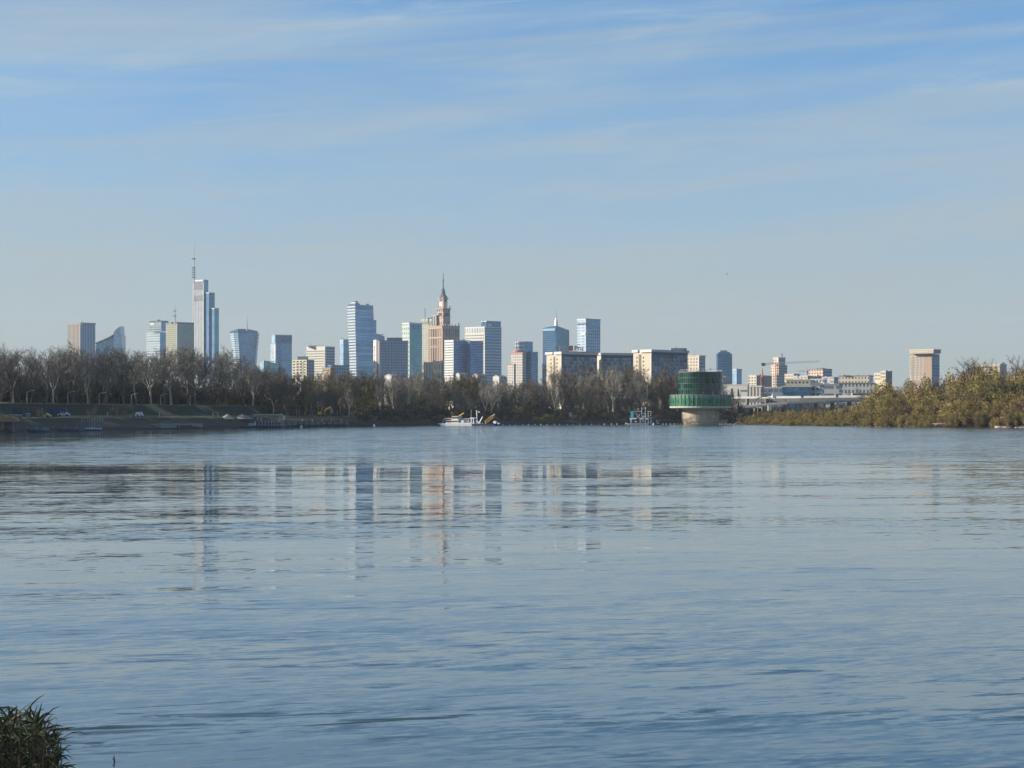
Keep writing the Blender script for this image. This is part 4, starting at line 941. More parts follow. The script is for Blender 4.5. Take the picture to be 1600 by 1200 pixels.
for x0, x1, y0, y1 in ((986.5, 994, 653.6, 655), (991, 994.5, 658.2, 659.2), (998.5, 1004.5, 653.7, 655), (1007, 1012, 654, 655.2)): b.box('frame_beam', x0, x1, y0, y1, WHITE, .8, .3)
for x, y0, y1 in ((985, 655, 662.4), (986.3, 655, 660), (999.5, 655, 661), (1003.8, 655, 659), (1007.3, 655, 661.5), (1011.8, 655, 662), (1016, 654, 661)): b.bar('frame_post', [(x, y0), (x, y1)], .085, plain((.50, .52, .53)), .9)
b.windows(989, 998, 656.6, 659, 4, 1.1); b.windows(1008, 1015, 656.4, 659, 3, 1.1)
for pts in ([(991, 643), (993.5, 647.5), (994.5, 652)], [(991, 642.6), (1001, 642.6)], [(998, 647), (996, 652)], [(1001, 638), (1001, 647), (1003.5, 652)], [(1006.5, 637), (1006.5, 652)], [(1009.5, 643), (1015.5, 643)], [(1015.5, 643), (1014.8, 650)], [(1011, 643.2), (1011, 652)], [(1007, 649.5), (1007, 652)]):
    b.bar('mast_frame', pts, .10, plain((.55, .57, .58)), 2)
b.box('pilot_house', 1000.5, 1006, 645.5, 652.4, plain((.10, .20, .32), .4), 2, 2.4); b.windows(1000.8, 1005.7, 646.8, 649.2, 2, 1.9); b.box('mast_lamp', 1000.3, 1001.8, 637, 638.3, WHITE, 1.8, .4); b.box('mast_lamp', 1005.6, 1007.6, 636.8, 638.2, WHITE, 1.8, .4)
b.bar('bow_fender', [(978, 660.5), (979.5, 662.5)], .35, WHITE, .3); b.bar('bow_fender', [(981, 661.8), (982.5, 663.5)], .3, WHITE, .1)
b = Boat('small_boat', 'small dark covered boat moored just right of the dark blue push boat', 'boat', 1029, 905)
b.hull('hull', 1024.5, 1033, 662.4, plain((.06, .06, .07)), 2.5, .5, .5); b.box('canopy', 1026, 1031, 656.6, 657.8, plain((.36, .30, .22)), .4, 1.8); b.bar('canopy_post', [(1026.3, 662), (1026.3, 657.5)], .06, STEEL, .5); b.bar('canopy_post', [(1030.7, 662), (1030.7, 657.5)], .06, STEEL, .5); b.box('seat', 1027.5, 1030, 660.3, 662, WHITE, .6, .8)
# floats of the boom line
def float_line(x0, x1, k, D0, D1, label, group):
    first = None
    for i in range(k):
        f = i / (k - 1); px_ = lerp(x0, x1, f) + rng.uniform(-1.2, 1.2); D = lerp(D0, D1, f)
        if first is None:
            mb = MB(); mb.lathe((0, 0, 0), [(.05, .55), (.26, .50), (.34, .22), (.34, -.1), (.2, -.3)], 10); mb.lathe((0, 0, 0), [(.04, .9), (.05, .5)], 6)
            first = mb.build('float', WHITE); o = first
        else: o = first.copy(); COL.objects.link(o)
        o.location = (kx(px_) * D, D, 0); s_ = rng.uniform(.35, .75); o.scale = (s_, s_, s_)
        tag(o, label, 'float', group)
def turn(o, deg, k):
    o.rotation_euler.z = math.radians(deg); o.scale.x = k
for o in [q for q in COL.objects if q.parent is None and q.name.split('.')[0] in ('dredger', 'work_boat', 'passenger_boat')]:
    turn(o, {'d': -24, 'w': -18, 'p': -6}[o.name[0]], {'d': 1.08, 'w': 1.05, 'p': 1}[o.name[0]])
float_line(786, 975, 20, 868, 925, 'small white float in the boom line along the dark bank between the two boats', 'white floats along the middle bank')
float_line(1036, 1064, 6, 928, 938, 'small white float in the short line between push boat and green drum', 'white floats beside the green drum')
float_line(1124, 1154, 9, 932, 912, 'small white float in the line between green drum and autumn shrubs', 'white floats right of the green drum')
for i, (px_, D, lab) in enumerate(((471, 705, 'small pale buoy on the water below the concrete quay'), (585, 775, 'small pale buoy on the water right of the concrete quay'), (1021, 880, 'small white buoy on the water before the push boat'))):
    mb = MB(); c = Vector((kx(px_) * D, D, 0)); mb.lathe(c, [(.05, .9), (.15, .8), (.4, .35), (.42, 0), (.2, -.3)], 10); tag(mb.build('buoy', WHITE), lab, 'buoy')

# ------------------------------------------------------------------ left bank things
def at_land(px_, off):
    return on_land(px_, off)
QUAYC = plain((.16, .165, .17), .9, vary=.3)
t = thing('quay_wall', 'long low concrete quay wall with dark piles below the excavator', 'quay', at(490, 667, 735)); mb = MB()
for a, b_ in ((424, 470), (470, 510), (510, 545)):
    A, Bq = on_land(a, 1.0), on_land(b_, 1.0); d = (Bq - A); d.z = 0; d.normalize(); s_ = Vector((-d.y, d.x, 0)) * 3
    mb.prism([(A.x, A.y), (Bq.x, Bq.y), (Bq.x + s_.x, Bq.y + s_.y), (A.x + s_.x, A.y + s_.y)], -1, zat(658.5, A.y), [0] * 4, 0)
mb.build('wall', QUAYC, t)
for i in range(13):
    p = on_land(430 + i * 9, .55); mb = MB(); mb.box((p.x, p.y, .3), .35, .5, 3.2); mb.build('pile', plain((.05, .05, .055)), t)
for i in range(8):
    p = on_land(428 + i * 15, 2.0); mb = MB(); mb.lathe((p.x, p.y, zat(658.5, p.y)), [(.22, 0), (.18, .5), (.3, .6), (.05, .7)], 8); mb.build('bollard', plain((.4, .4, .38)), t)
t = thing('concrete_slipway', 'sloping concrete ramp and retaining wall with dark openings on the left bank', 'slipway', on_land(280, 3)); mb = MB()
A, Bq = on_land(252, 2), on_land(317, 2); zt_ = zat(662.5, A.y)
d = (Bq - A); d.z = 0; d.normalize(); s_ = Vector((-d.y, d.x, 0))
mb.prism([(A.x, A.y), (Bq.x, Bq.y), (Bq.x + s_.x * 4, Bq.y + s_.y * 4), (A.x + s_.x * 4, A.y + s_.y * 4)], -1, zt_, [0] * 4, 0); mb.build('wall', plain((.24, .24, .235), .9, vary=.3), t)
mb = MB(); q = [A + s_ * 4, Bq + s_ * 4, Bq + s_ * 24 - d * 2, A + s_ * 24 - d * 8]
zz = [zt_, zt_, zat(651.8, q[2].y), zat(651.8, q[3].y)]
mb.quad([Vector((p.x, p.y, z)) for p, z in zip(q, zz)]); mb.quad([Vector((q[1].x, q[1].y, 0)), Vector((q[2].x, q[2].y, 0)), Vector((q[2].x, q[2].y, zz[2])), Vector((q[1].x, q[1].y, zz[1]))]); mb.quad([Vector((q[3].x, q[3].y, 0)), Vector((q[0].x, q[0].y, 0)), Vector((q[0].x, q[0].y, zz[0])), Vector((q[3].x, q[3].y, zz[3]))])
mb.build('ramp', plain((.15, .15, .155), .9, vary=.3), t)
for f in (.38, .45, .51, .57, .63, .69):
    p = A.lerp(Bq, f) - s_ * .06; mb = MB(); mb.box((p.x, p.y, zt_ * .42), .75, .3, zt_ * .75, math.atan2(d.y, d.x)); mb.build('opening', plain((.03, .03, .035)), t)
mb = MB(); p = A.lerp(Bq, .2) + s_ * 1; mb.box((p.x, p.y, zt_ + .45), 4.4, .6, .8); mb.build('railing_block', plain((.12, .13, .15)), t)
t = thing('sheet_pile_wall', 'ribbed steel pile wall at the waterline beside the moored pontoons', 'retaining wall', on_land(143, 1)); mb = MB()
for i in range(16):
    p = on_land(127 + i * 2.1, .8); mb.box((p.x, p.y + (.2 if i % 2 else 0), 1.1), .34, .3, 3.6 - abs(i - 8) * .08)
mb.build('wall', plain((.13, .14, .16), .7, .2), t)
for i in range(9):
    p = on_land(128 + i * 4, .5); mb = MB(); mb.bar((p.x, p.y, 1), (p.x, p.y, 3.6), .07, 5); mb.build('post', plain((.35, .36, .38)), t)
def container(label, x0, x1, y0, y1, D, col, rust=False):
    t = thing('site_container', label, 'container', at((x0 + x1) / 2, y1, D)); mb = MB(); a, b_ = at(x0, y1, D), at(x1, y0, D); k = int((b_.x - a.x) / .3)
    z0 = min(a.z, ground_at((x0 + x1) / 2, D)) - .1
    mb.box(((a.x + b_.x) / 2, D + 1.2, (z0 + b_.z) / 2), b_.x - a.x, 2.3, b_.z - z0)
    for i in range(k): mb.box((a.x + (i + .5) * (b_.x - a.x) / k, D + .03, (z0 + b_.z) / 2), .14, .08, b_.z - z0 - .25)
    mb.build('body', plain(col, .6, vary=.25), t); mb = MB()
    for x in (a.x + .05, b_.x - .05): mb.box((x, D + .0, (z0 + b_.z) / 2), .14, .14, b_.z - z0)
    mb.box(((a.x + b_.x) / 2, D, b_.z), b_.x - a.x + .1, .14, .14); mb.build('corner_frame', plain(tuple(c * 1.5 for c in col), .6), t)
    for x in (.72, .86):
        mb = MB(); mb.box((lerp(a.x, b_.x, x), D - .04, (z0 + b_.z) / 2), .5, .06, (b_.z - z0) * .7); mb.build('door', plain(tuple(c * 1.8 for c in col), .6), t)
container('long dark blue site container parked on the grass terrace', 75, 103, 638.5, 648, shore(89) + 47, (.012, .032, .09))
container('brown site container next to the dark blue one on the terrace', 42, 64.5, 637.5, 648, shore(53) + 46, (.14, .095, .055))
container('dark navy container behind the brown one at the left edge', 20, 43, 637.5, 645, shore(31) + 52, (.03, .035, .06))
def lamp(px_, ytop, D, label, arm=1.6):
    z0 = ground_at(px_, D); z1 = zat(ytop, D); x = kx(px_) * D
    t = thing('street_lamp', label, 'street lamp', (x, D, z0), 'lamp posts along the levee top'); mb = MB()
    mb.tube([(x, D, z0 - .3), (x, D, z1)], [.16, .10], 8); mb.build('pole', plain((.36, .36, .35), .6), t)
    mb = MB(); mb.tube([(x, D, z1 - .1), (x + arm * .6, D, z1 + .35), (x + arm, D, z1 + .5)], [.10, .09, .08], 6); mb.build('arm', plain((.36, .36, .35), .6), t)
    mb = MB(); mb.box((x + arm + .3, D, z1 + .5), .75, .28, .16); mb.build('lamp_head', plain((.55, .55, .53), .5), t)
for px_, yt, lab in ((42, 612.5, 'pale lamp post above the brown container with its arm to the right'), (106, 614, 'pale lamp post on the levee right above the blue container'), (155, 615.5, 'lamp post on the levee above the small white cars gap, right of the blue container'),
        (205.5, 617, 'tall pale lamp post with curved arm above the white barrier blocks'), (251, 618, 'lamp post on the levee above the concrete slipway'), (297, 619, 'rightmost lamp post on the levee, among dark trunks')):
    lamp(px_, yt, shore(px_) + 86, lab)
for px_, lab in ((168, 'short pale marker post left of the bare saplings on the grass terrace'), (207, 'short pale marker post beside the white barrier blocks'), (249, 'short marker post above the concrete slipway'), (333, 'short white marker post on the lit terrace edge'), (340.5, 'thin grey marker post right of the short white one')):
    p = on_land(px_, 48); mb = MB(); mb.tube([(p.x, p.y, p.z - .2), (p.x, p.y, p.z + 1.1)], [.11, .09], 6); mb.box((p.x, p.y, p.z + 1.15), .32, .2, .22); tag(mb.build('marker_post', plain((.62, .62, .58))), lab, 'post')
vehicle('parked_car', 'small silver car parked right of the blue container', 100, shore(100) + 41, ground_at(100, shore(100) + 41), 3.3, 1.2, (.45, .47, .48), 'car')
vehicle('parked_car', 'yellow green car parked between brown and blue containers', 69, shore(69) + 40, ground_at(69, shore(69) + 40), 3.8, 1.3, (.40, .42, .10), 'car')
vehicle('parked_van', 'small white van parked by the bare saplings on the terrace', 218, shore(218) + 42, ground_at(218, shore(218) + 42), 2.2, 1.5, (.74, .74, .74), 'van')
vehicle('parked_car', 'white car parked left of the small white van on the terrace', 213, shore(213) + 40, ground_at(213, shore(213) + 40), 2.4, .8, (.75, .75, .73), 'car')
for i, (px_, off, w, h, lab) in enumerate([(23, 30, 2.2, .9, 'dark machine part heap at the far left of the terrace'), (30, 29, 1.5, .8, 'grey crate with white lid left of the brown container'), (44, 27, 1.0, 1.0, 'pale barrel before the brown container')]):
    p = on_land(px_, off); t = thing('crate', lab, 'crate', p); mb = MB(); mb.box((p.x, p.y, p.z + h / 2), w, 1, h); mb.build('body', plain((.16, .16, .17)), t); mb = MB(); mb.box((p.x, p.y, p.z + h + .08), w * 1.06, 1.1, .14); mb.build('lid', plain((.5, .5, .5)), t)
# thatch-like canopy boat house at the far left
t = thing('bank_shelter', 'small shelter with a rounded orange brown roof at the far left waterline', 'shelter', on_land(11, 4)); p = on_land(11, 4); mb = MB()
R_ = [(-2.9, 2.9), (-2.3, 3.4), (-1.0, 4.3), (-.4, 4.4), (0, 4.0), (1.2, 4.1), (2.4, 3.6), (2.9, 2.9)]
for (x0, z0), (x1, z1) in zip(R_, R_[1:]):
    for y in (-1.5, 1.5): pass
    mb.quad([(p.x + x0, p.y - 1.6, z0), (p.x + x1, p.y - 1.6, z1), (p.x + x1, p.y + 1.6, z1), (p.x + x0, p.y + 1.6, z0)])
    mb.quad([(p.x + x0, p.y - 1.6, 2.75), (p.x + x1, p.y - 1.6, 2.75), (p.x + x1, p.y - 1.6, z1), (p.x + x0, p.y - 1.6, z0)])
mb.build('roof', plain((.30, .19, .09), .9, vary=.3), t); mb = MB()
for x in (-2.2, -.8, 1.9): mb.box((p.x + x, p.y - 1.1, 1.5), .5, .4, 2.6)
mb.box((p.x, p.y + 1, 1.5), 4.4, .2, 2.6); mb.build('wall', plain((.15, .14, .14)), t)
def pontoon(label, px0, px1, dz, col, k):
    D = shore((px0 + px1) / 2) - 2.5; t = thing('pontoon', label, 'pontoon', (kx((px0 + px1) / 2) * D, D, 0)); a, b_ = kx(px0) * D, kx(px1) * D; mb = MB()
    mb.box(((a + b_) / 2, D, .15), b_ - a, 2.4, .7); mb.build('float', plain((.03, .04, .07)), t)
    for i in range(k):
        x = lerp(a, b_, (i + .5) / k); mb = MB(); mb.prism([(x - 1.1, D - .8), (x + .9, D - .8), (x + 1.3, D), (x + .9, D + .8), (x - 1.1, D + .8)], .5, .85 + dz * (i % 2), [0] * 5, 0); mb.build('rowing_boat', plain(col, .4), t)
    for i in range(3):
        x = lerp(a, b_, .1 + i * .4); mb = MB(); mb.bar((x, D + 1, -.4), (x, D + 1, 1.6), .06, 5); mb.build('mooring_post', STEEL, t)
pontoon('dark floating pontoon with pale blue upturned boats near the shelter', 38, 73, .25, (.10, .16, .26), 4)
pontoon('long low dark pontoon right of the pale blue boats', 78, 124, .1, (.06, .08, .13), 5)
pontoon('low pontoon with a pale deck under the ribbed steel pile wall', 124, 158, .1, (.45, .48, .52), 3)
b = Boat('passenger_boat', 'long dark blue boat with white posts moored left of the concrete quay', 'boat', 410, 664)
b.hull('hull', 372, 441, 665.2, NAVY, 4, 1.6, .5); b.box('cabin', 398, 440, 659.5, 665, plain((.07, .10, .17), .5), .8, 2.6); b.box('roof', 396, 441, 657.6, 658.6, plain((.16, .18, .22), .6), .4, 3.4)
for i in range(9): b.bar('roof_post', [(399 + i * 5, 665), (399 + i * 5, 658.4)], .07, WHITE, .5)
b.windows(401, 439, 660.3, 662.8, 9, .7); b.box('bow_cover', 388, 399, 661, 665.2, plain((.22, .32, .40), .5), .5, 2.6)
for x in (440, 442.5): b.box('white_board', x, x + 1.4, 649, 655.5, WHITE, 3, .3)
b.box('bow_stripe', 374, 396, 665.5, 666.2, plain((.20, .06, .12)), -.05, .2)
t = thing('pier_roof', 'flat grey shelter roof on a pale pillar above the dark blue boat', 'shelter', on_land(418, 14)); D = 700
a, b_ = at(396, 648, D), at(440, 646, D); mb = MB(); mb.box(((a.x + b_.x) / 2, D + 2, a.z), b_.x - a.x, 5, .5); mb.build('roof', plain((.42, .41, .37), .8), t)
for x0 in (407, 402, 436): mb = MB(); q = at(x0, 647, D); mb.tube([(q.x, D + 1, 1), (q.x, D + 1, q.z - .5), (q.x, D + 1, q.z)], [.35, .35, .9 if x0 == 407 else .35], 8); mb.build('pillar', plain((.55, .52, .46), .8), t)
# heaps of sand on the terrace
for x0, x1, yt, D, lab in ((346, 364, 645.5, 676, 'pale sand heap at the end of the lit terrace'), (366, 392, 646, 690, 'grey gravel heap beside the pale sand heap')):
    t = thing('sand_heap', lab, 'heap', (kx((x0 + x1) / 2) * D, D, 3)); mb = MB(); c = at((x0 + x1) / 2, 655, D); r = (x1 - x0) / 2 / FPX * D; h = zat(yt, D) - 3.2
    for i in range(20):
        for (f0, f1) in ((1.3, .75), (.75, .45), (.45, 0)):
            P = lambda f, a: (c.x + r * f * math.cos(a) * (1 + .15 * math.sin(3 * a)), c.y + r * f * math.sin(a), 3.0 + h * (1 - f / 1.3) * (1 + .12 * math.sin(5 * a + f * 4)))
            a0, a1 = 6.283 * i / 20, 6.283 * (i + 1) / 20; mb.quad([P(f0, a0), P(f0, a1), P(f1, a1), P(f1, a0)])
    mb.build('heap', plain((.36, .33, .26) if x0 == 346 else (.20, .20, .19), .95, vary=.3), t)
# excavator
D = 756; t = thing('excavator', 'yellow orange excavator with raised arm standing on the quay terrace', 'excavator', at(500, 649, D)); ORA = plain((.75, .38, .03), .5, vary=.12)
def ex(name, x0, x1, y0, y1, mat, dy=0, dep=2.6, tilt=None):
    mb = MB(); a, c = at(x0, y1, D), at(x1, y0, D); mb.box(((a.x + c.x) / 2, D + dy + dep / 2, (a.z + c.z) / 2), c.x - a.x, dep, c.z - a.z, 0, 0, tilt); return mb.build(name, mat, t)
ex('counterweight', 496.3, 501.5, 643, 648, ORA); ex('engine_house', 500.5, 503.5, 642.2, 648, ORA, .2, 2.2); cb_ = ex('cab', 503, 505.8, 641, 648, plain((.10, .08, .06)), .1, 1.4); ex('window', 503.4, 505.4, 641.6, 644.5, DKGLASS, -.05, .2).parent = cb_
for dy in (0, 2.0): ex('track', 495.8, 506.5, 648.2, 650.4, plain((.03, .03, .03)), dy, .7)
for nm, pts, r in (('boom', [(505, 646.5), (508.5, 640), (516, 636.8)], .38), ('stick', [(515.5, 635.5), (518.5, 640), (519, 648)], .22)):
    mb = MB(); P = [at(x, y, D) + Vector((0, 1.2, 0)) for x, y in pts]; mb.tube(P, [r] * len(P), 4); mb.build(nm, ORA if nm == 'boom' else plain((.34, .32, .28)), t)
mb = MB(); q = at(519, 648.5, D) + Vector((0, 1.2, 0)); mb.prism([(q.x - .6, q.y - .6), (q.x + .3, q.y - .6), (q.x + .3, q.y + .6), (q.x - .6, q.y + .6)], q.z - .5, [q.z + .3, q.z + .8, q.z + .8, q.z + .3], [0] * 4, 0); mb.build('bucket', DARK, t)
# fence, sign boards on the quay terrace
t = thing('mesh_fence', 'long grey site fence behind the excavator', 'fence', on_land(520, 58)); mb = MB()
for i in range(22):
    p = on_land(448 + i * 6.6, 62)
    if i % 3 == 0: mq = MB(); mq.tube([(p.x, p.y, p.z - .2), (p.x, p.y, p.z + 2.7)], [.1, .1], 5); mq.build('post', plain((.34, .36, .34)), t)
    if i: 
        for z in (.3, 1.2, 2.3): mb.bar((pp.x, pp.y, pp.z + z), (p.x, p.y, p.z + z), .03, 3)
        for q in range(6): r0 = pp.lerp(p, q / 6); mb.bar((r0.x, r0.y, r0.z + .1), (r0.x, r0.y, r0.z + 2.4), .025, 3)
    pp = p
mb.build('panel', plain((.22, .25, .23), .6, .3), t)
for px_, off, ht, lab in ((497.5, 66, 5.2, 'square white notice board on posts above the excavator'), (891.5, 11, 3.2, 'white river sign on a pole by the middle bank')):
    p = on_land(px_, off); t = thing('sign_board', lab, 'sign', p); mb = MB(); mb.bar((p.x, p.y, p.z - .2), (p.x, p.y, p.z + ht), .09, 6); mb.build('post', STEEL, t)
    mb = MB(); mb.box((p.x, p.y - .12, p.z + ht - .6), 1.3, .08, 1.7); mb.build('board', WHITE, t)
    mb = MB(); mb.box((p.x + .12, p.y - .19, p.z + ht - .5), .5, .04, .8); mb.build('symbol', DARK, t)
for px_, D, yt, lab in ((487, 800, 621.5, 'thin pole left of the notice board'), (517, 802, 623, 'thin pole right of the notice board behind the excavator'), (546, 806, 633.5, 'short pale pole behind the site fence')):
    x = kx(px_) * D; mb = MB(); z = ground_at(px_, D); mb.tube([(x, D, z - .3), (x, D, zat(yt, D))], [.11, .07], 6); mb.box((x, D, zat(yt, D)), .35, .2, .3); tag(mb.build('pole', plain((.4, .4, .38))), lab, 'pole')
p = on_land(575, 40); t = thing('site_cabin', 'low pale grey cabin at the right end of the quay terrace', 'cabin', p); mb = MB(); mb.box((p.x, p.y, p.z + .7), 2.4, 2, 1.5); mb.build('wall', plain((.40, .40, .37)), t); mb = MB(); mb.box((p.x, p.y, p.z + 1.55), 2.7, 2.3, .18); mb.build('roof', plain((.5, .5, .47)), t); mb = MB(); mb.box((p.x - .4, p.y - 1.03, p.z + .6), .6, .06, 1.2); mb.build('door', DARK, t)

# ------------------------------------------------------------------ right shore: driftwood, rubble
D = 712; t = None
mb = MB(); P = [at(1462.5, 662.8, D), at(1470, 662.6, D), at(1480, 663.6, D), at(1490, 664.6, D), at(1498, 665.2, D)]
mb.tube(P, [.38, .42, .40, .34, .24], 8); mb.bar(P[3], P[3] + Vector((2.2, 0, .8)), .16, 5, .05); mb.bar(P[0], P[0] + Vector((-1.3, .3, .25)), .25, 5, .08)
tag(mb.build('driftwood_log', plain((.55, .40, .30), .9), smooth=False), 'pale bare driftwood trunk lying on the right shore', 'log')
def rock(name, px_, off, s_, label, grp, col):
    p = on_land(px_, off); mb = MB(); bm_ = []
    for i in range(5):
        zz = [-.5, -.1, .3, .55, .62][i]; rr = [.9, 1.0, .85, .5, .02][i]
        bm_.append([Vector((p.x + s_ * rr * math.cos(a + px_) * rng.uniform(.7, 1.15), p.y + s_ * rr * math.sin(a + px_) * .8, p.z + s_ * (zz + rng.uniform(-.1, .1)) * .7)) for a in [2 * math.pi * k / 7 for k in range(7)]])
    for A, Bq in zip(bm_, bm_[1:]):
        for k in range(7): mb.quad([A[k], A[(k + 1) % 7], Bq[(k + 1) % 7], Bq[k]])
    tag(mb.build(name, plain(col, .9, vary=.35)), label, 'rock', grp)
for i in range(34):
    rock('rock', 1558 + i * 1.7 + rng.uniform(-1, 1), rng.uniform(-.5, 6), rng.uniform(.5, 1.3), 'grey broken rock in the rubble heap at the right shore edge', 'rubble rocks at the right shore', rng.choice(((.30, .27, .24), (.20, .18, .17), (.42, .36, .32))))
for i in range(14):
    rock('rock', 1340 + i * 7.5 + rng.uniform(-3, 3), rng.uniform(-.5, 2.5), rng.uniform(.4, .9), 'small stone at the waterline left of the driftwood trunk', 'stones along the right waterline', rng.choice(((.24, .20, .16), (.18, .15, .12))))

# ------------------------------------------------------------------ trees and shrubs
BARK = plain((.13, .115, .095), .9, vary=.4, scale=1.5); BARKP = plain((.40, .36, .30), .9, vary=.35, scale=1.2)
TWIG_G = leafmat('twig_grey', (.070, .064, .058), (.29, .265, .235), trans=0)
TWIG_B = leafmat('twig_brown', (.068, .056, .045), (.25, .205, .155), trans=0)
TWIG_O = leafmat('twig_olive', (.10, .088, .045), (.30, .25, .13), trans=0)
TWIG_P = leafmat('twig_pale', (.16, .14, .12), (.42, .37, .31), trans=0)
def wander(p, d, L, n_, up, jit, R):
    pts = [p.copy()]; d = d.copy()
    for i in range(n_):
        d = (d + Vector((R.gauss(0, jit), R.gauss(0, jit), R.gauss(0, jit) + up))).normalized(); pts.append(pts[-1] + d * L / n_)
    return pts
def spread(d, ang, R):
    a = R.uniform(0, 6.283); o = Vector((math.cos(a), math.sin(a), R.uniform(-.4, .4))); o = (o - d * o.dot(d)).normalized()
    return (d * math.cos(ang) + o * math.sin(ang)).normalized()
def bare_tree(seed, H=18, wide=1.0, fork=.3, twigs=6, bark=BARK, twig=TWIG_G, tw=.06, nm='bare_tree'):
    R = random.Random(seed); tr = MB(); cr = MB()
    def strip(pts, w):
        a = Vector((R.uniform(-1, 1), R.uniform(-1, 1), R.uniform(-.3, .3)))
        for i in range(len(pts) - 1):
            s0 = (pts[i + 1] - pts[i]).cross(a)
            if s0.length < 1e-6: continue
            s0 = s0.normalized() * w * .5 * (1 - .35 * i)
            cr.quad([pts[i] - s0, pts[i] + s0, pts[i + 1] + s0 * .6, pts[i + 1] - s0 * .6])
    th = H * fork * R.uniform(.8, 1.2); r0 = H * .020
    trunk = wander(Vector((0, 0, -.5)), Vector((R.gauss(0, .06), R.gauss(0, .06), 1)), th + .5, 4, .1, .06, R)
    tr.tube(trunk, [r0 * 1.25, r0, r0 * .92, r0 * .88, r0 * .8], 7)
    limbs = R.randint(3, 5)
    for i in range(limbs):
        az = 6.283 * (i + R.uniform(-.3, .3)) / limbs; tilt = R.uniform(.12, .75) * wide if i else .1
        d = Vector((math.cos(az) * math.sin(tilt), math.sin(az) * math.sin(tilt), math.cos(tilt)))
        L1 = (H - th) * R.uniform(.62, .86); l1 = wander(trunk[-1] - Vector((0, 0, R.uniform(0, th * .2))), d, L1, 6, .10, .13, R)
        tr.tube(l1, [r0 * .62 * (1 - .13 * k) for k in range(7)], 5)
        for j in range(9):
            f = .18 + .82 * (j + R.random()) / 9; k = min(5, int(f * 6)); p = l1[k].lerp(l1[k + 1], f * 6 - k); dd = (l1[k + 1] - l1[k]).normalized()
            l2 = wander(p, spread(dd, R.uniform(.45, .95), R), H * R.uniform(.14, .26) * (1.15 - .5 * f), 4, .13, .14, R)
            (tr if j < 4 else cr).tube(l2, [r0 * .26 * (1 - .18 * q) for q in range(5)], 4, cap=False)
            for q in range(7):
                g = .15 + .85 * (q + R.random()) / 7; kk = min(3, int(g * 4)); p2 = l2[kk].lerp(l2[kk + 1], g * 4 - kk); d2 = (l2[kk + 1] - l2[kk]).normalized()
                l3 = wander(p2, spread(d2, R.uniform(.4, .9), R), H * R.uniform(.07, .13), 3, .12, .15, R)
                strip(l3, tw * 1.5)
                for z in range(twigs):
                    h = R.random(); k3 = min(2, int(h * 3)); p3 = l3[k3].lerp(l3[k3 + 1], h * 3 - k3)
                    strip(wander(p3, spread((l3[k3 + 1] - l3[k3]).normalized(), R.uniform(.3, .9), R), H * R.uniform(.035, .075), 2, .08, .2, R), tw)
    a = tr.build('trunk', bark, None, link=False); c = cr.build('crown', twig, None, link=False)
    return (nm, a.data, c.data, sorted(v.co.z for v in c.data.vertices)[int(len(c.data.vertices) * .985)])
def shrub(seed, H, W, mat, leaf=.5, count=1400, clumps=16, lean=0.0, nm='autumn_shrub', bark=BARK, top=.95):
    """several stems and a crown of leaf-sized faces in uneven clumps; local origin at the ground"""
    R = random.Random(seed); tr = MB(); cr = MB(); cs = []
    for i in range(clumps):
        a = R.uniform(0, 6.283); rr = math.sqrt(R.random()) * W * .5; z = H * R.uniform(.15, top) * (1 - .55 * (rr / (W * .5)) ** 2)
        cs.append((Vector((rr * math.cos(a) + lean * z, rr * math.sin(a), z)), R.uniform(.13, .24) * W, R.uniform(.16, .30) * H))
        if i < 7: tr.tube(wander(Vector((R.uniform(-.1, .1) * W, R.uniform(-.1, .1) * W, -.3)), (cs[-1][0] + Vector((0, 0, H * .3))).normalized(), cs[-1][0].length * .95, 3, .0, .08, R), [H * .014, H * .011, H * .008, H * .004], 4)
    for i in range(count):
        c, w, h = cs[R.randrange(clumps)]
        v = Vector((R.gauss(0, 1), R.gauss(0, 1), R.gauss(0, 1))).normalized() * (R.random() ** .45)
        p = c + Vector((v.x * w, v.y * w, v.z * h))
        if p.z < .05: p.z = R.uniform(.05, H * .2)
        d = (v + Vector((lean + R.gauss(0, .5), R.gauss(0, .5), .7 + R.gauss(0, .4)))).normalized(); s_ = d.cross(Vector((R.uniform(-1, 1), R.uniform(-1, 1), R.uniform(-1, 1)))).normalized()
        l = leaf * R.uniform(.6, 1.5); wv = l * R.uniform(.22, .42)
        cr.quad([p, p + d * l * .5 + s_ * wv, p + d * l, p + d * l * .5 - s_ * wv])
    a = tr.build('stem', bark, None, link=False); c = cr.build('crown', mat, None, link=False)
    return (nm, a.data, c.data, sorted(v.co.z for v in c.data.vertices)[int(len(c.data.vertices) * .99)])
def plant(proto, loc, scale, rz, label, cat, group, sz=None):
    nm, ta, ca = proto[:3]
    t = bpy.data.objects.new(nm, None); COL.objects.link(t); t.location = loc; t.rotation_euler = (0, 0, rz); t.scale = (scale, scale, sz or scale)
    tag(t, label, cat, group)
    for n_, me in ((ta.name.split('.')[0], ta), (ca.name.split('.')[0], ca)):
        o = bpy.data.objects.new(n_, me); COL.objects.link(o); o.parent = t
    return t
BT = [bare_tree(10 + i, 17, (.95, 1.15, .8, 1.25, 1.0)[i % 5], (.17, .12, .22, .15, .19)[i % 5], 6) for i in range(6)]
BB = [bare_tree(40 + i, 18, (.7, .9, .6, .8)[i], .14, 7, BARK, TWIG_B, .07) for i in range(4)]
BO = [bare_tree(60 + i, 18, (.7, .55, .8)[i], .2, 8, BARK, TWIG_O, .09) for i in range(3)]
BP = [bare_tree(80 + i, 18, (.9, 1.1, .75)[i], .3, 5, BARKP, TWIG_P, .065) for i in range(3)]
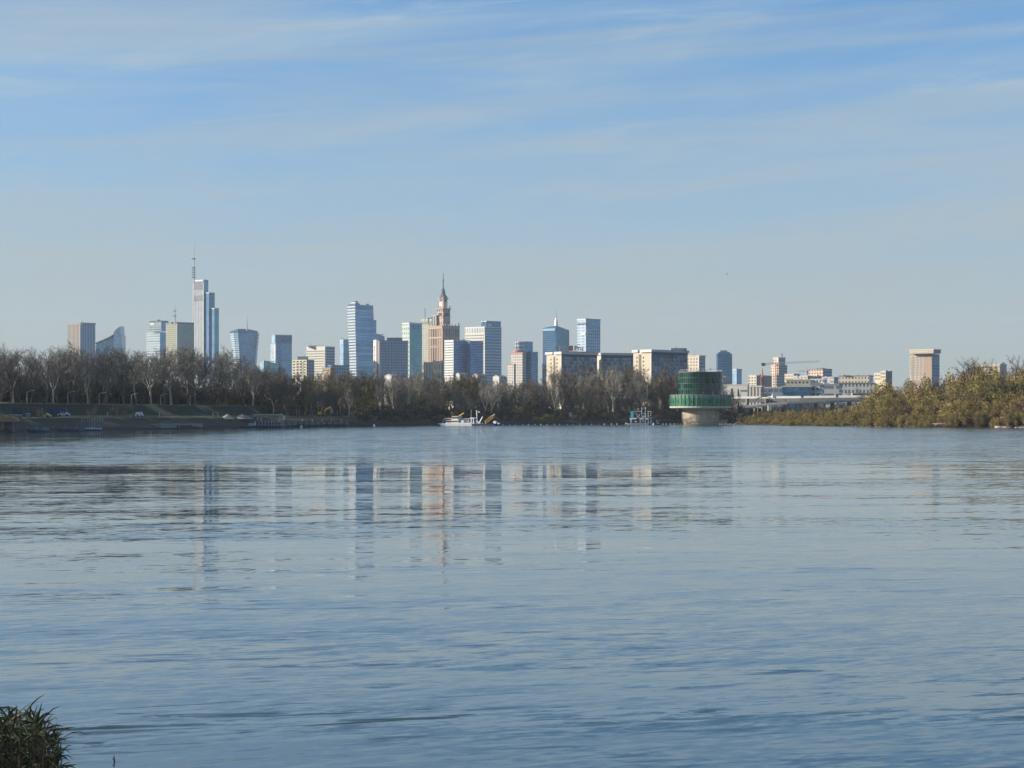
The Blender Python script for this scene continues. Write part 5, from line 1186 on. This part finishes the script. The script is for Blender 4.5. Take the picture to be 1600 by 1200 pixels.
def put_tree(protos, px_, off, ytop, label, group=None, hmul=1.0, cat='tree'):
    D = shore(px_) + off; z = land_z(px_, off); h = (zat(ytop, D) - z) * hmul
    pr = protos[rng.randrange(len(protos))]
    s_ = h / pr[3]
    return plant(pr, (kx(px_) * D, D, z), s_, rng.uniform(0, 6.283), label, cat, group)
TOP = [(-200, 545), (0, 541), (60, 544), (120, 541), (180, 537), (230, 541), (300, 534), (345, 545), (400, 562), (450, 583), (500, 586), (555, 575), (600, 581), (700, 584), (760, 585), (820, 588), (850, 590),
       (900, 577), (960, 573), (1010, 577), (1060, 588), (1110, 590), (1140, 606), (1170, 628)]
ZONES = [(-40, 100, 'bare grey tree in the row on the levee left of the warm striped tower', 'bare trees at the left edge'),
         (100, 215, 'bare grey tree on the levee below the striped tower and the sail roof', 'bare trees below the striped tower'),
         (215, 350, 'bare grey tree on the levee below the tallest needle-topped skyscraper', 'bare trees below the tallest skyscraper'),
         (350, 425, 'bare tree at the levee end below the flared skyscraper', 'bare trees below the flared skyscraper'),
         (425, 560, 'brown bare tree in the wood below the white ribbon-window office', 'bare trees below the white office'),
         (560, 650, 'brown bare tree in the wood below the gridded hotel slab', 'bare trees below the hotel slab'),
         (650, 760, 'brown bare tree in the wood below the stone palace, behind the dredger', 'bare trees below the palace'),
         (760, 850, 'brown bare tree in the wood below the pink-roofed block', 'bare trees below the pink-roofed block'),
         (850, 960, 'bare tree in front of the slab with the roof sign', 'bare trees before the left slabs'),
         (960, 1050, 'bare tree in front of the rightmost pale slab, behind the push boat', 'bare trees before the right slab'),
         (1050, 1180, 'low bare tree behind the green drum building', 'bare trees behind the green drum')]
def zone(px_):
    for a, b_, l, g in ZONES:
        if a <= px_ < b_: return l, g
    return ('bare tree beyond the left edge of the picture', 'bare trees beyond the left edge')
x = -40.0
while x < 425:      # big trees on the levee, three rows
    for off, dy, pr in ((98, 4, BT), (124, 2, BT)) + (((150, 14, BB),) if rng.random() < .7 else ()):
        px_ = x + rng.uniform(-9, 9); l, g = zone(px_)
        put_tree(BP if rng.random() < .22 and pr is BT else pr, px_, off + rng.uniform(-6, 6), interp(TOP, px_) + dy + rng.uniform(-3, 12), l, g)
    x += rng.uniform(15, 24)
x = 428.0
while x < 1165:     # wood on the middle bank
    for off, dy, pr in ((48, 14, None), (75, 4, None), (115, -1, BB)):
        px_ = x + rng.uniform(-5, 5); l, g = zone(px_); q = pr or (BO if rng.random() < .36 else BB if rng.random() < .45 else BP if rng.random() < .35 else BT)
        put_tree(q, px_, off + rng.uniform(-10, 10), interp(TOP, px_) + dy + rng.choice((-3, 2, 6, 12, 18)) + rng.uniform(-3, 3), l, g)
    x += rng.uniform(10, 14.5)
for px_, off, yt, lab in ((616, 40, 584, 'slim pale-barked birch-like tree below the teal tower'), (640, 45, 590, 'thin pale tree right of the birch-like one'), (758, 38, 596, 'pale forked tree standing behind the dredger ladder'), (768, 42, 604, 'smaller pale forked tree right of the dredger ladder'),
                     (866, 40, 572, 'tall pale-limbed tree in front of the end wall of the sign slab'), (960, 34, 572, 'large white-limbed plane tree between the two right slabs'), (1005, 40, 590, 'pale-limbed tree before the wide lit end wall'), (395, 92, 575, 'pale-trunked tree at the end of the levee'), (83, 90, 552, 'pale straight trunk tree above the dark blue container')):
    put_tree(BP, px_, off, yt, lab)
put_tree(BB, 880, 42, 578, 'dense dark-branched tree before the sign slab'); put_tree(BB, 1048, 60, 566, 'wide brown bare tree left of the green drum before the slab'); put_tree(BB, 1066, 75, 574, 'brown bare tree just behind the left side of the green drum')
# trees beyond the left edge that shade the levee
for i in range(18):
    px_ = -400 + i * 20 + rng.uniform(-6, 6); put_tree(BT, px_, 88 + rng.uniform(-14, 30), 535, 'bare tree beyond the left edge of the picture', 'bare trees beyond the left edge')
# coloured trees in the middle
L_YG = leafmat('leaf_yellow_green', (.19, .165, .04), (.46, .385, .10), (.12, .10, .035))
L_OB = leafmat('leaf_orange_brown', (.11, .055, .018), (.25, .13, .045), (.09, .065, .03))
L_OL = leafmat('leaf_olive', (.165, .135, .045), (.46, .36, .12), (.14, .09, .03))
L_YE = leafmat('leaf_yellow', (.26, .205, .055), (.56, .45, .14), (.19, .13, .04))
L_RU = leafmat('leaf_rust', (.18, .115, .05), (.40, .26, .115), (.13, .085, .035))
L_DK = leafmat('leaf_dark', (.065, .060, .022), (.18, .155, .055), (.07, .045, .025))
L_BR = leafmat('twig_brush', (.06, .048, .037), (.20, .155, .11), (.09, .07, .045), trans=0)
def one(mat, px_, off, ytop, wpx, label, seed, leaf=.5, cnt=1700, nm='autumn_tree'):
    D = shore(px_) + off; z = land_z(px_, off); H = zat(ytop, D) - z; W = wpx / FPX * D
    pr = shrub(seed, H, W, mat, leaf, cnt, 22, 0, nm); plant(pr, (kx(px_) * D, D, z), 1, 0, label, 'tree', None)
one(L_YG, 566, 34, 602, 22, 'rounded yellow green willow right of the excavator', 201); one(L_YG, 580, 40, 604, 20, 'dull yellow green willow behind the rounded one', 202)
one(L_OB, 469, 72, 608, 17, 'orange brown small tree left of the excavator', 203); one(L_DK, 484, 80, 596, 22, 'dark green conifer-like tree above the excavator', 204, .45); one(L_OL, 508, 84, 591, 26, 'olive brown tree above the excavator arm', 205)
one(L_OB, 826, 50, 596, 44, 'broad orange brown tree above the boom line floats', 206, .5, 2400); one(L_OL, 818, 44, 610, 36, 'olive lower tree in front of the broad orange one', 207); one(L_DK, 842, 40, 622, 36, 'dark shaded shrub right of the broad orange tree', 208)
one(L_OL, 452, 68, 622, 22, 'low olive shrub at the left end of the quay', 209); one(L_OL, 655, 44, 604, 36, 'olive tinted tree left of the dredger', 210, .45, 1300); one(L_OL, 690, 46, 608, 34, 'olive tinted tree above the dredger cabin', 211, .45, 1300); one(L_DK, 930, 42, 620, 30, 'dark brown shrub between the river sign and the plane tree', 212)
# brush along the foot of the wood
BR = [shrub(300 + i, 4.2, 7.5, L_BR, .42, 1300, 14, 0, 'brush_shrub') for i in range(4)] + [shrub(310, 3.6, 7.5, L_OL, .36, 1200, 12, 0, 'brush_shrub')]
x = 425.0
BZ = [(425, 600, 'brown brush bush at the foot of the wood near the quay', 'brush near the quay'), (600, 780, 'brown brush bush on the bank behind the dredger', 'brush behind the dredger'), (780, 980, 'brown brush bush on the bank above the float line', 'brush above the float line'), (980, 1200, 'brown brush bush on the bank by the push boat and green drum', 'brush by the push boat')]
while x < 1165:
    l, g = next(((l, g) for a, b_, l, g in BZ if a <= x < b_), (BZ[-1][2], BZ[-1][3]))
    for off in ((74, 88) if x < 560 else (9, 30, 62)):
        px_ = x + rng.uniform(-4, 4); p = on_land(px_, off + rng.uniform(-3, 5)); plant(rng.choice(BR), p, rng.uniform(.6, 1.1) * (.75 if off < 12 else 1.25), rng.uniform(0, 6.28), l, 'bush', g)
    x += rng.uniform(11, 15)
THK = [('thicket_tree',) + p[1:] for p in BB]; BRH = [(p[0], p[1], p[2]) for p in BR[:4]]
x = -30.0
while x < 430:
    for off in (108, 150):
        px_ = x + rng.uniform(-6, 6); p = on_land(px_, off + rng.uniform(-5, 12)); k = rng.uniform(.32, .60); plant(rng.choice(THK), p, k * 1.25, rng.uniform(0, 6.28), 'low brown thicket tree between the big trunks on the levee', 'small tree', 'thicket trees on the levee', k)
    for off in (122, 170):
        px_ = x + rng.uniform(-4, 4); p = on_land(px_, off + rng.uniform(-5, 8)); plant(rng.choice(BRH), p, rng.uniform(1.2, 1.6), rng.uniform(0, 6.28), 'brown undergrowth bush between the trunks on the levee', 'bush', 'undergrowth on the levee', rng.uniform(1.3, 2.2))
    x += rng.uniform(9.5, 13)
x = 425.0
while x < 1150:
    for off in ((80,) if x < 560 else (55,)) + (105,):
        px_ = x + rng.uniform(-6, 6); p = on_land(px_, off + rng.uniform(-5, 10)); k = rng.uniform(.36, .66); plant(rng.choice(THK), p, k * 1.15, rng.uniform(0, 6.28), 'low brown thicket tree filling the wood on the middle bank', 'small tree', 'thicket trees in the middle wood', k)
    x += rng.uniform(12, 16)
x = 1132.0
while x < 1370:
    for D in (1262, 1300):
        px_ = x + rng.uniform(-4, 4); plant(rng.choice(BRH), (kx(px_) * D, D, 4), rng.uniform(1.0, 1.6), rng.uniform(0, 6.28), 'dark bush in the shade behind the ramp bridge columns', 'bush', 'bushes behind the ramp bridge')
    x += rng.uniform(9, 13)
for i in range(9):
    px_ = 176 + i * 3.6 + rng.uniform(-1, 1); p = on_land(px_, 46 + rng.uniform(-2, 3)); plant(BT[i % 6], p, rng.uniform(.16, .30), rng.uniform(0, 6), 'thin bare sapling in the sunlit grass strip on the terrace', 'sapling', 'bare saplings on the terrace')
plant(BT[2], on_land(143, 14), .32, 1, 'lone bare sapling on the dark slope above the pile wall', 'sapling', None)
# autumn shrubs and trees of the right bank
OUT = [(1140, 660), (1152, 655), (1165, 646), (1180, 641.5), (1240, 640.5), (1285, 640), (1310, 637), (1335, 628), (1352, 612), (1368, 600), (1385, 594), (1420, 594), (1450, 589), (1470, 586), (1500, 580), (1525, 573), (1545, 580), (1562, 586), (1585, 577), (1605, 568), (1640, 562), (1800, 545), (2100, 530)]
KIND = {'yel': (L_YE, 'yellow'), 'oli': (L_OL, 'olive'), 'rus': (L_RU, 'rust'), 'grn': (L_YG, 'green'), 'dk': (L_DK, 'dark')}
RS = {k: [shrub(400 + 10 * i + j, 10, 8.5, mt[0], .33, 4400, 13, .25, 'autumn_shrub') for j in range(3)] for i, (k, mt) in enumerate(KIND.items())}
WORD = {'yel': 'golden yellow', 'oli': 'olive brown', 'rus': 'rust brown', 'grn': 'yellow green', 'dk': 'dark green'}
def rzone(px_):
    for a, b_, s_ in ((0, 1250, 'at the low left tip of the right bank'), (1250, 1345, 'on the right bank below the ramp bridge'), (1345, 1430, 'on the right bank under the beige tower'), (1430, 1520, 'on the right bank above the driftwood trunk'), (1520, 1610, 'on the right bank near the rubble heap')):
        if px_ < b_: return s_
    return 'beyond the right edge of the picture'
rows = [(4, .20, 9), (14, .42, 11), (28, .62, 12), (46, .82, 13), (66, .97, 14)]
for off, t_, step in rows:
    x = 1150.0 + off * .15
    while x < 1720:
        px_ = x + rng.uniform(-4, 4); D = shore(px_) + off + rng.uniform(-4, 4); z = land_z(px_, D - shore(px_))
        yb = HY + (HC - .0) / shore(px_) * FPX; yt = lerp(yb - 4, interp(OUT, px_), t_) + rng.uniform(-2, 5) * (1 if px_ > 1340 else .6)
        H = max(1.2, zat(yt, D) - z)
        wts = {'yel': 3, 'oli': 3, 'rus': 1, 'grn': 2, 'dk': .6} if px_ < 1330 else ({'yel': 1, 'oli': 2, 'rus': 3, 'grn': .6, 'dk': .6} if t_ < .3 else {'yel': 2.4, 'oli': 3.6, 'rus': 2.6, 'grn': 1.4, 'dk': .8})
        if px_ < 1260 and t_ < .3: wts = {'yel': 3, 'oli': 1, 'rus': 2.5, 'grn': 1, 'dk': 0}
        k = rng.choices(list(wts), list(wts.values()))[0]
        pr = rng.choice(RS[k]); hs = H / pr[3]; s_ = max(.32, min(1.25, hs))
        plant(pr, (kx(px_) * D, D, z), s_ * rng.uniform(.95, 1.2), rng.choice((0, .4, -.4, .2)), WORD[k] + ' autumn bush ' + rzone(px_), 'bush', WORD[k] + ' bushes ' + rzone(px_), hs)
        x += step * max(.55, min(1.25, s_ * 1.1))
# taller thin trees behind the right bank shrubs
for px_, yt, off in ((1350, 608, 80), (1506, 573, 84), (1520, 565, 90), (1531, 563, 88), (1545, 572, 92), (1578, 574, 90), (1590, 566, 84), (1602, 560, 88), (1626, 556, 90)):
    put_tree(BB, px_, off, yt, 'thin brown bare tree rising behind the bushes ' + rzone(px_), 'thin bare trees behind the bushes ' + rzone(px_))
# far tree belts in the city
CITY = [('city_tree',) + p[1:] for p in BB]
for i in range(20):
    px_ = 1120 + i * 14 + rng.uniform(-4, 4); D = 1480 + rng.uniform(-80, 160)
    plant(rng.choice(CITY), (kx(px_) * D, D, 4), rng.uniform(.95, 1.25), rng.uniform(0, 6), 'distant bare tree among the low halls behind the bridge', 'tree', 'distant bare trees behind the bridge')
# ------------------------------------------------------------------ near reeds, twig, birds
RMAT = leafmat('reed_leaf', (.014, .024, .009), (.06, .078, .026), (.038, .038, .018), trans=.3); RDRY = leafmat('reed_dry', (.09, .06, .03), (.32, .22, .09), trans=.2)
R = random.Random(5); D = 17.5; t = thing('reed_clump', 'dark green leafy reed clump on the near bank at the bottom left corner', 'reeds', (kx(20) * D, D, .4)); lf = MB(); st = MB(); dr = MB()
def blade(mb, p, d, L, w, droop):
    pts = [p.copy()]; d = d.copy()
    for i in range(4):
        d = (d + Vector((0, 0, -droop * (i + 1) * .5))).normalized(); pts.append(pts[-1] + d * L / 4)
    s_ = d.cross(Vector((R.uniform(-.4, .4), 1, R.uniform(-.6, .6)))).normalized()
    ws = [w * .5, w, w * .9, w * .55, w * .03]
    for i in range(4): mb.quad([pts[i] - s_ * ws[i] / 2, pts[i] + s_ * ws[i] / 2, pts[i + 1] + s_ * ws[i + 1] / 2, pts[i + 1] - s_ * ws[i + 1] / 2])
top_tab = [(-60, 1118), (-20, 1108), (10, 1104), (40, 1104), (60, 1112), (80, 1122), (95, 1138), (104, 1165), (110, 1200)]
for i in range(135):
    px_ = R.uniform(-80, 100); yt = interp(top_tab, px_) + 10 + abs(R.gauss(0, 22)); DD = D + R.uniform(-1.1, 1.1); a = Vector((kx(px_ * .7 + R.uniform(-10, 10)) * DD, DD, .35)); b_ = at(px_, yt, DD)
    pts = [a, a.lerp(b_, .35) + Vector((R.gauss(0, .04), 0, 0)), a.lerp(b_, .7) + Vector((R.gauss(0, .04), 0, 0)), b_]; st.tube(pts, [.011, .010, .008, .004], 5)
    for k in range(15):
        f = R.uniform(.42, 1.02); f = min(f, 1); seg = min(2, int(f * 3)); p = pts[seg].lerp(pts[seg + 1], f * 3 - seg); az = R.uniform(0, 6.283); el = R.uniform(.1, 1.1)
        d = Vector((math.cos(az) * math.cos(el), math.sin(az) * math.cos(el) * .7, math.sin(el)))
        (blade(dr, p, d, R.uniform(.10, .22), R.uniform(.010, .018), .25) if R.random() < (.28 if f < .62 else .07) else blade(lf, p, d, R.uniform(.13, .30), R.uniform(.012, .024), R.uniform(.02, .30)))
lf.build('leaves', RMAT, t); dr.build('dry_leaves', RDRY, t); st.build('stems', plain((.14, .09, .05), .8), t)
D = 25.8; p = Vector((kx(178) * D, D, -.05)); mb = MB(); mb.tube([p, p + Vector((.005, 0, .07)), p + Vector((.0, 0, .14))], [.012, .010, .004], 5); mb.bar(p + Vector((0, 0, .08)), p + Vector((-.02, 0, .10)), .008, 4, .004); tag(mb.build('twig', plain((.03, .025, .02))), 'tiny dark twig sticking out of the water near the reeds', 'twig')
def bird(label, px_, py, D, span, roll, mat, body=1):
    c = at(px_, py, D); R3 = Matrix.Rotation(roll, 3, 'Y'); mb = MB(); s_ = span
    prof = [(-.30, .01), (-.2, .045), (0, .07), (.16, .06), (.26, .035), (.34, .03), (.40, .005)]
    fwd = Vector((.94, -.34, 0)); side = Vector((.34, .94, 0))
    P = [c + fwd * a * s_ for a, _ in prof]; mb.tube(P, [r * s_ for _, r in prof], 7)
    for sg in (-1, 1):
        q = [Vector((.14, 0, .02)), Vector((.10, sg * .24, .13)), Vector((-.02, sg * .52, .10)), Vector((-.08, sg * .26, .09)), Vector((-.08, 0, .02))]
        Q = [c + R3 @ ((fwd * v.x + side * v.y + Vector((0, 0, v.z))) * s_) for v in q]; Q2 = [v + Vector((0, 0, -.015 * s_)) for v in Q]
        mb.quad(Q if sg > 0 else list(reversed(Q))); mb.quad(list(reversed(Q2)) if sg > 0 else Q2)
        for i in range(5): mb.quad([Q[i], Q[(i + 1) % 5], Q2[(i + 1) % 5], Q2[i]])
    tag(mb.build('bird', mat), label, 'bird')
bird('dark bird flying alone in the sky above the green drum building', 1136, 428, 330, .62, -.8, plain((.03, .03, .035)))
bird('tiny white bird flying highest in the sky at right', 1191.5, 396, 420, .5, .3, plain((.85, .85, .85)))
bird('faint grey bird flying lowest, just over the city skyline', 1113, 474, 900, 1.1, .1, plain((.25, .25, .26)))

# ------------------------------------------------------------------ haze, sky, sun, camera
m, nt, out = nmat('haze_air'); n = N(nt)
v = n.new('ShaderNodeVolumePrincipled'); v.inputs['Color'].default_value = (.74, .87, 1, 1); v.inputs['Density'].default_value = 0.000042; v.inputs['Anisotropy'].default_value = 0.1
n.link(v.outputs[0], out.inputs['Volume'])
mb = MB(); mb.box((0, 3900, 199.5), 12000, 8800, 405)
o = mb.build('haze', m); setting(o, 'stuff')
SUN_EL, SUN_AZ = math.radians(19), Vector((-1.0, .04))      # sun stands to the left, slightly behind the city
sd = Vector((SUN_AZ.x, SUN_AZ.y, 0)).normalized() * math.cos(SUN_EL) + Vector((0, 0, math.sin(SUN_EL)))
L = bpy.data.lights.new('sun', 'SUN'); L.energy = 5.0; L.angle = math.radians(.5); L.color = (1, .89, .74)
lo = bpy.data.objects.new('sun', L); COL.objects.link(lo); lo.rotation_euler = sd.to_track_quat('Z', 'Y').to_euler()
W = bpy.data.worlds.new('World'); S.world = W; W.use_nodes = True; nt = W.node_tree; nt.nodes.clear(); n = N(nt)
out = n.new('ShaderNodeOutputWorld'); bg = n.new('ShaderNodeBackground'); n.link(bg.outputs[0], out.inputs[0])
sky = n.new('ShaderNodeTexSky', sky_type='NISHITA'); sky.sun_disc = False; sky.sun_elevation = SUN_EL
sky.sun_rotation = math.atan2(sd.x, sd.y); sky.air_density = .6; sky.dust_density = .2; sky.ozone_density = 5; sky.altitude = 100
dirv = n.new('ShaderNodeTexCoord').outputs['Generated']
sp = n.new('ShaderNodeSeparateXYZ'); n.link(dirv, sp.inputs[0])
def cvec(a, b, c, o):
    cb = n.new('ShaderNodeCombineXYZ'); n.link(n.math('MULTIPLY', sp.outputs[0], a), cb.inputs[0]); n.link(n.math('MULTIPLY', sp.outputs[1], a), cb.inputs[1])
    n.link(n.math('ADD', n.math('MULTIPLY', sp.outputs[2], b), n.math('MULTIPLY_ADD', sp.outputs[0], c, o)), cb.inputs[2]); return cb.outputs[0]
c1 = n.ramp(n.noise(cvec(2.6, 30, -1.8, 0), 1.0, 6, .6, dist=.6), .36, .76)
c2 = n.ramp(n.noise(cvec(7.0, 60, -5.0, 4), 1.0, 6, .62, dist=.9), .48, .78)
cl = n.math('ADD', n.math('MULTIPLY', c1, .62), n.math('MULTIPLY', c2, .46), clamp=True)
hz = n.math('SUBTRACT', 1.0, n.ramp(sp.outputs[2], .0, .24))
col = n.mix(1.0, sky.outputs[0], (.80, 1.0, .90), 'MULTIPLY')
col = n.mix(n.math('MULTIPLY', cl, .8), col, (2.70, 3.28, 3.55))
col = n.mix(n.math('MULTIPLY', hz, n.fmix(n.ramp(sp.outputs[2], .03, .15), .95, n.math('MULTIPLY_ADD', cl, .34, .86)), clamp=True), col, (2.06, 2.16, 2.06))
c3 = n.ramp(n.noise(cvec(2.2, 46, -2.2, 9), 1.0, 5, .55, dist=.5), .42, .72)
col = n.mix(n.math('MULTIPLY', n.math('MULTIPLY', c3, .40), n.ramp(sp.outputs[2], .025, .10)), col, (2.30, 2.55, 2.62))
n.link(col, bg.inputs['Color']); bg.inputs['Strength'].default_value = .13
cam = bpy.data.cameras.new('camera'); cam.sensor_width = 36; cam.lens = FPX / 1600 * 36; cam.shift_y = (HY - 600) / 1600; cam.clip_end = 30000; cam.clip_start = .5
co = bpy.data.objects.new('camera', cam); COL.objects.link(co); co.location = (0, 0, HC); co.rotation_euler = (math.radians(90), 0, 0); S.camera = co
S.view_settings.view_transform = 'Standard'; S.view_settings.look = 'None'; S.view_settings.exposure = .60; S.view_settings.gamma = 1
S.cycles.use_denoising = True; S.cycles.max_bounces = 6; S.cycles.diffuse_bounces = 2; S.cycles.glossy_bounces = 3; S.cycles.transmission_bounces = 2; S.cycles.volume_bounces = 1
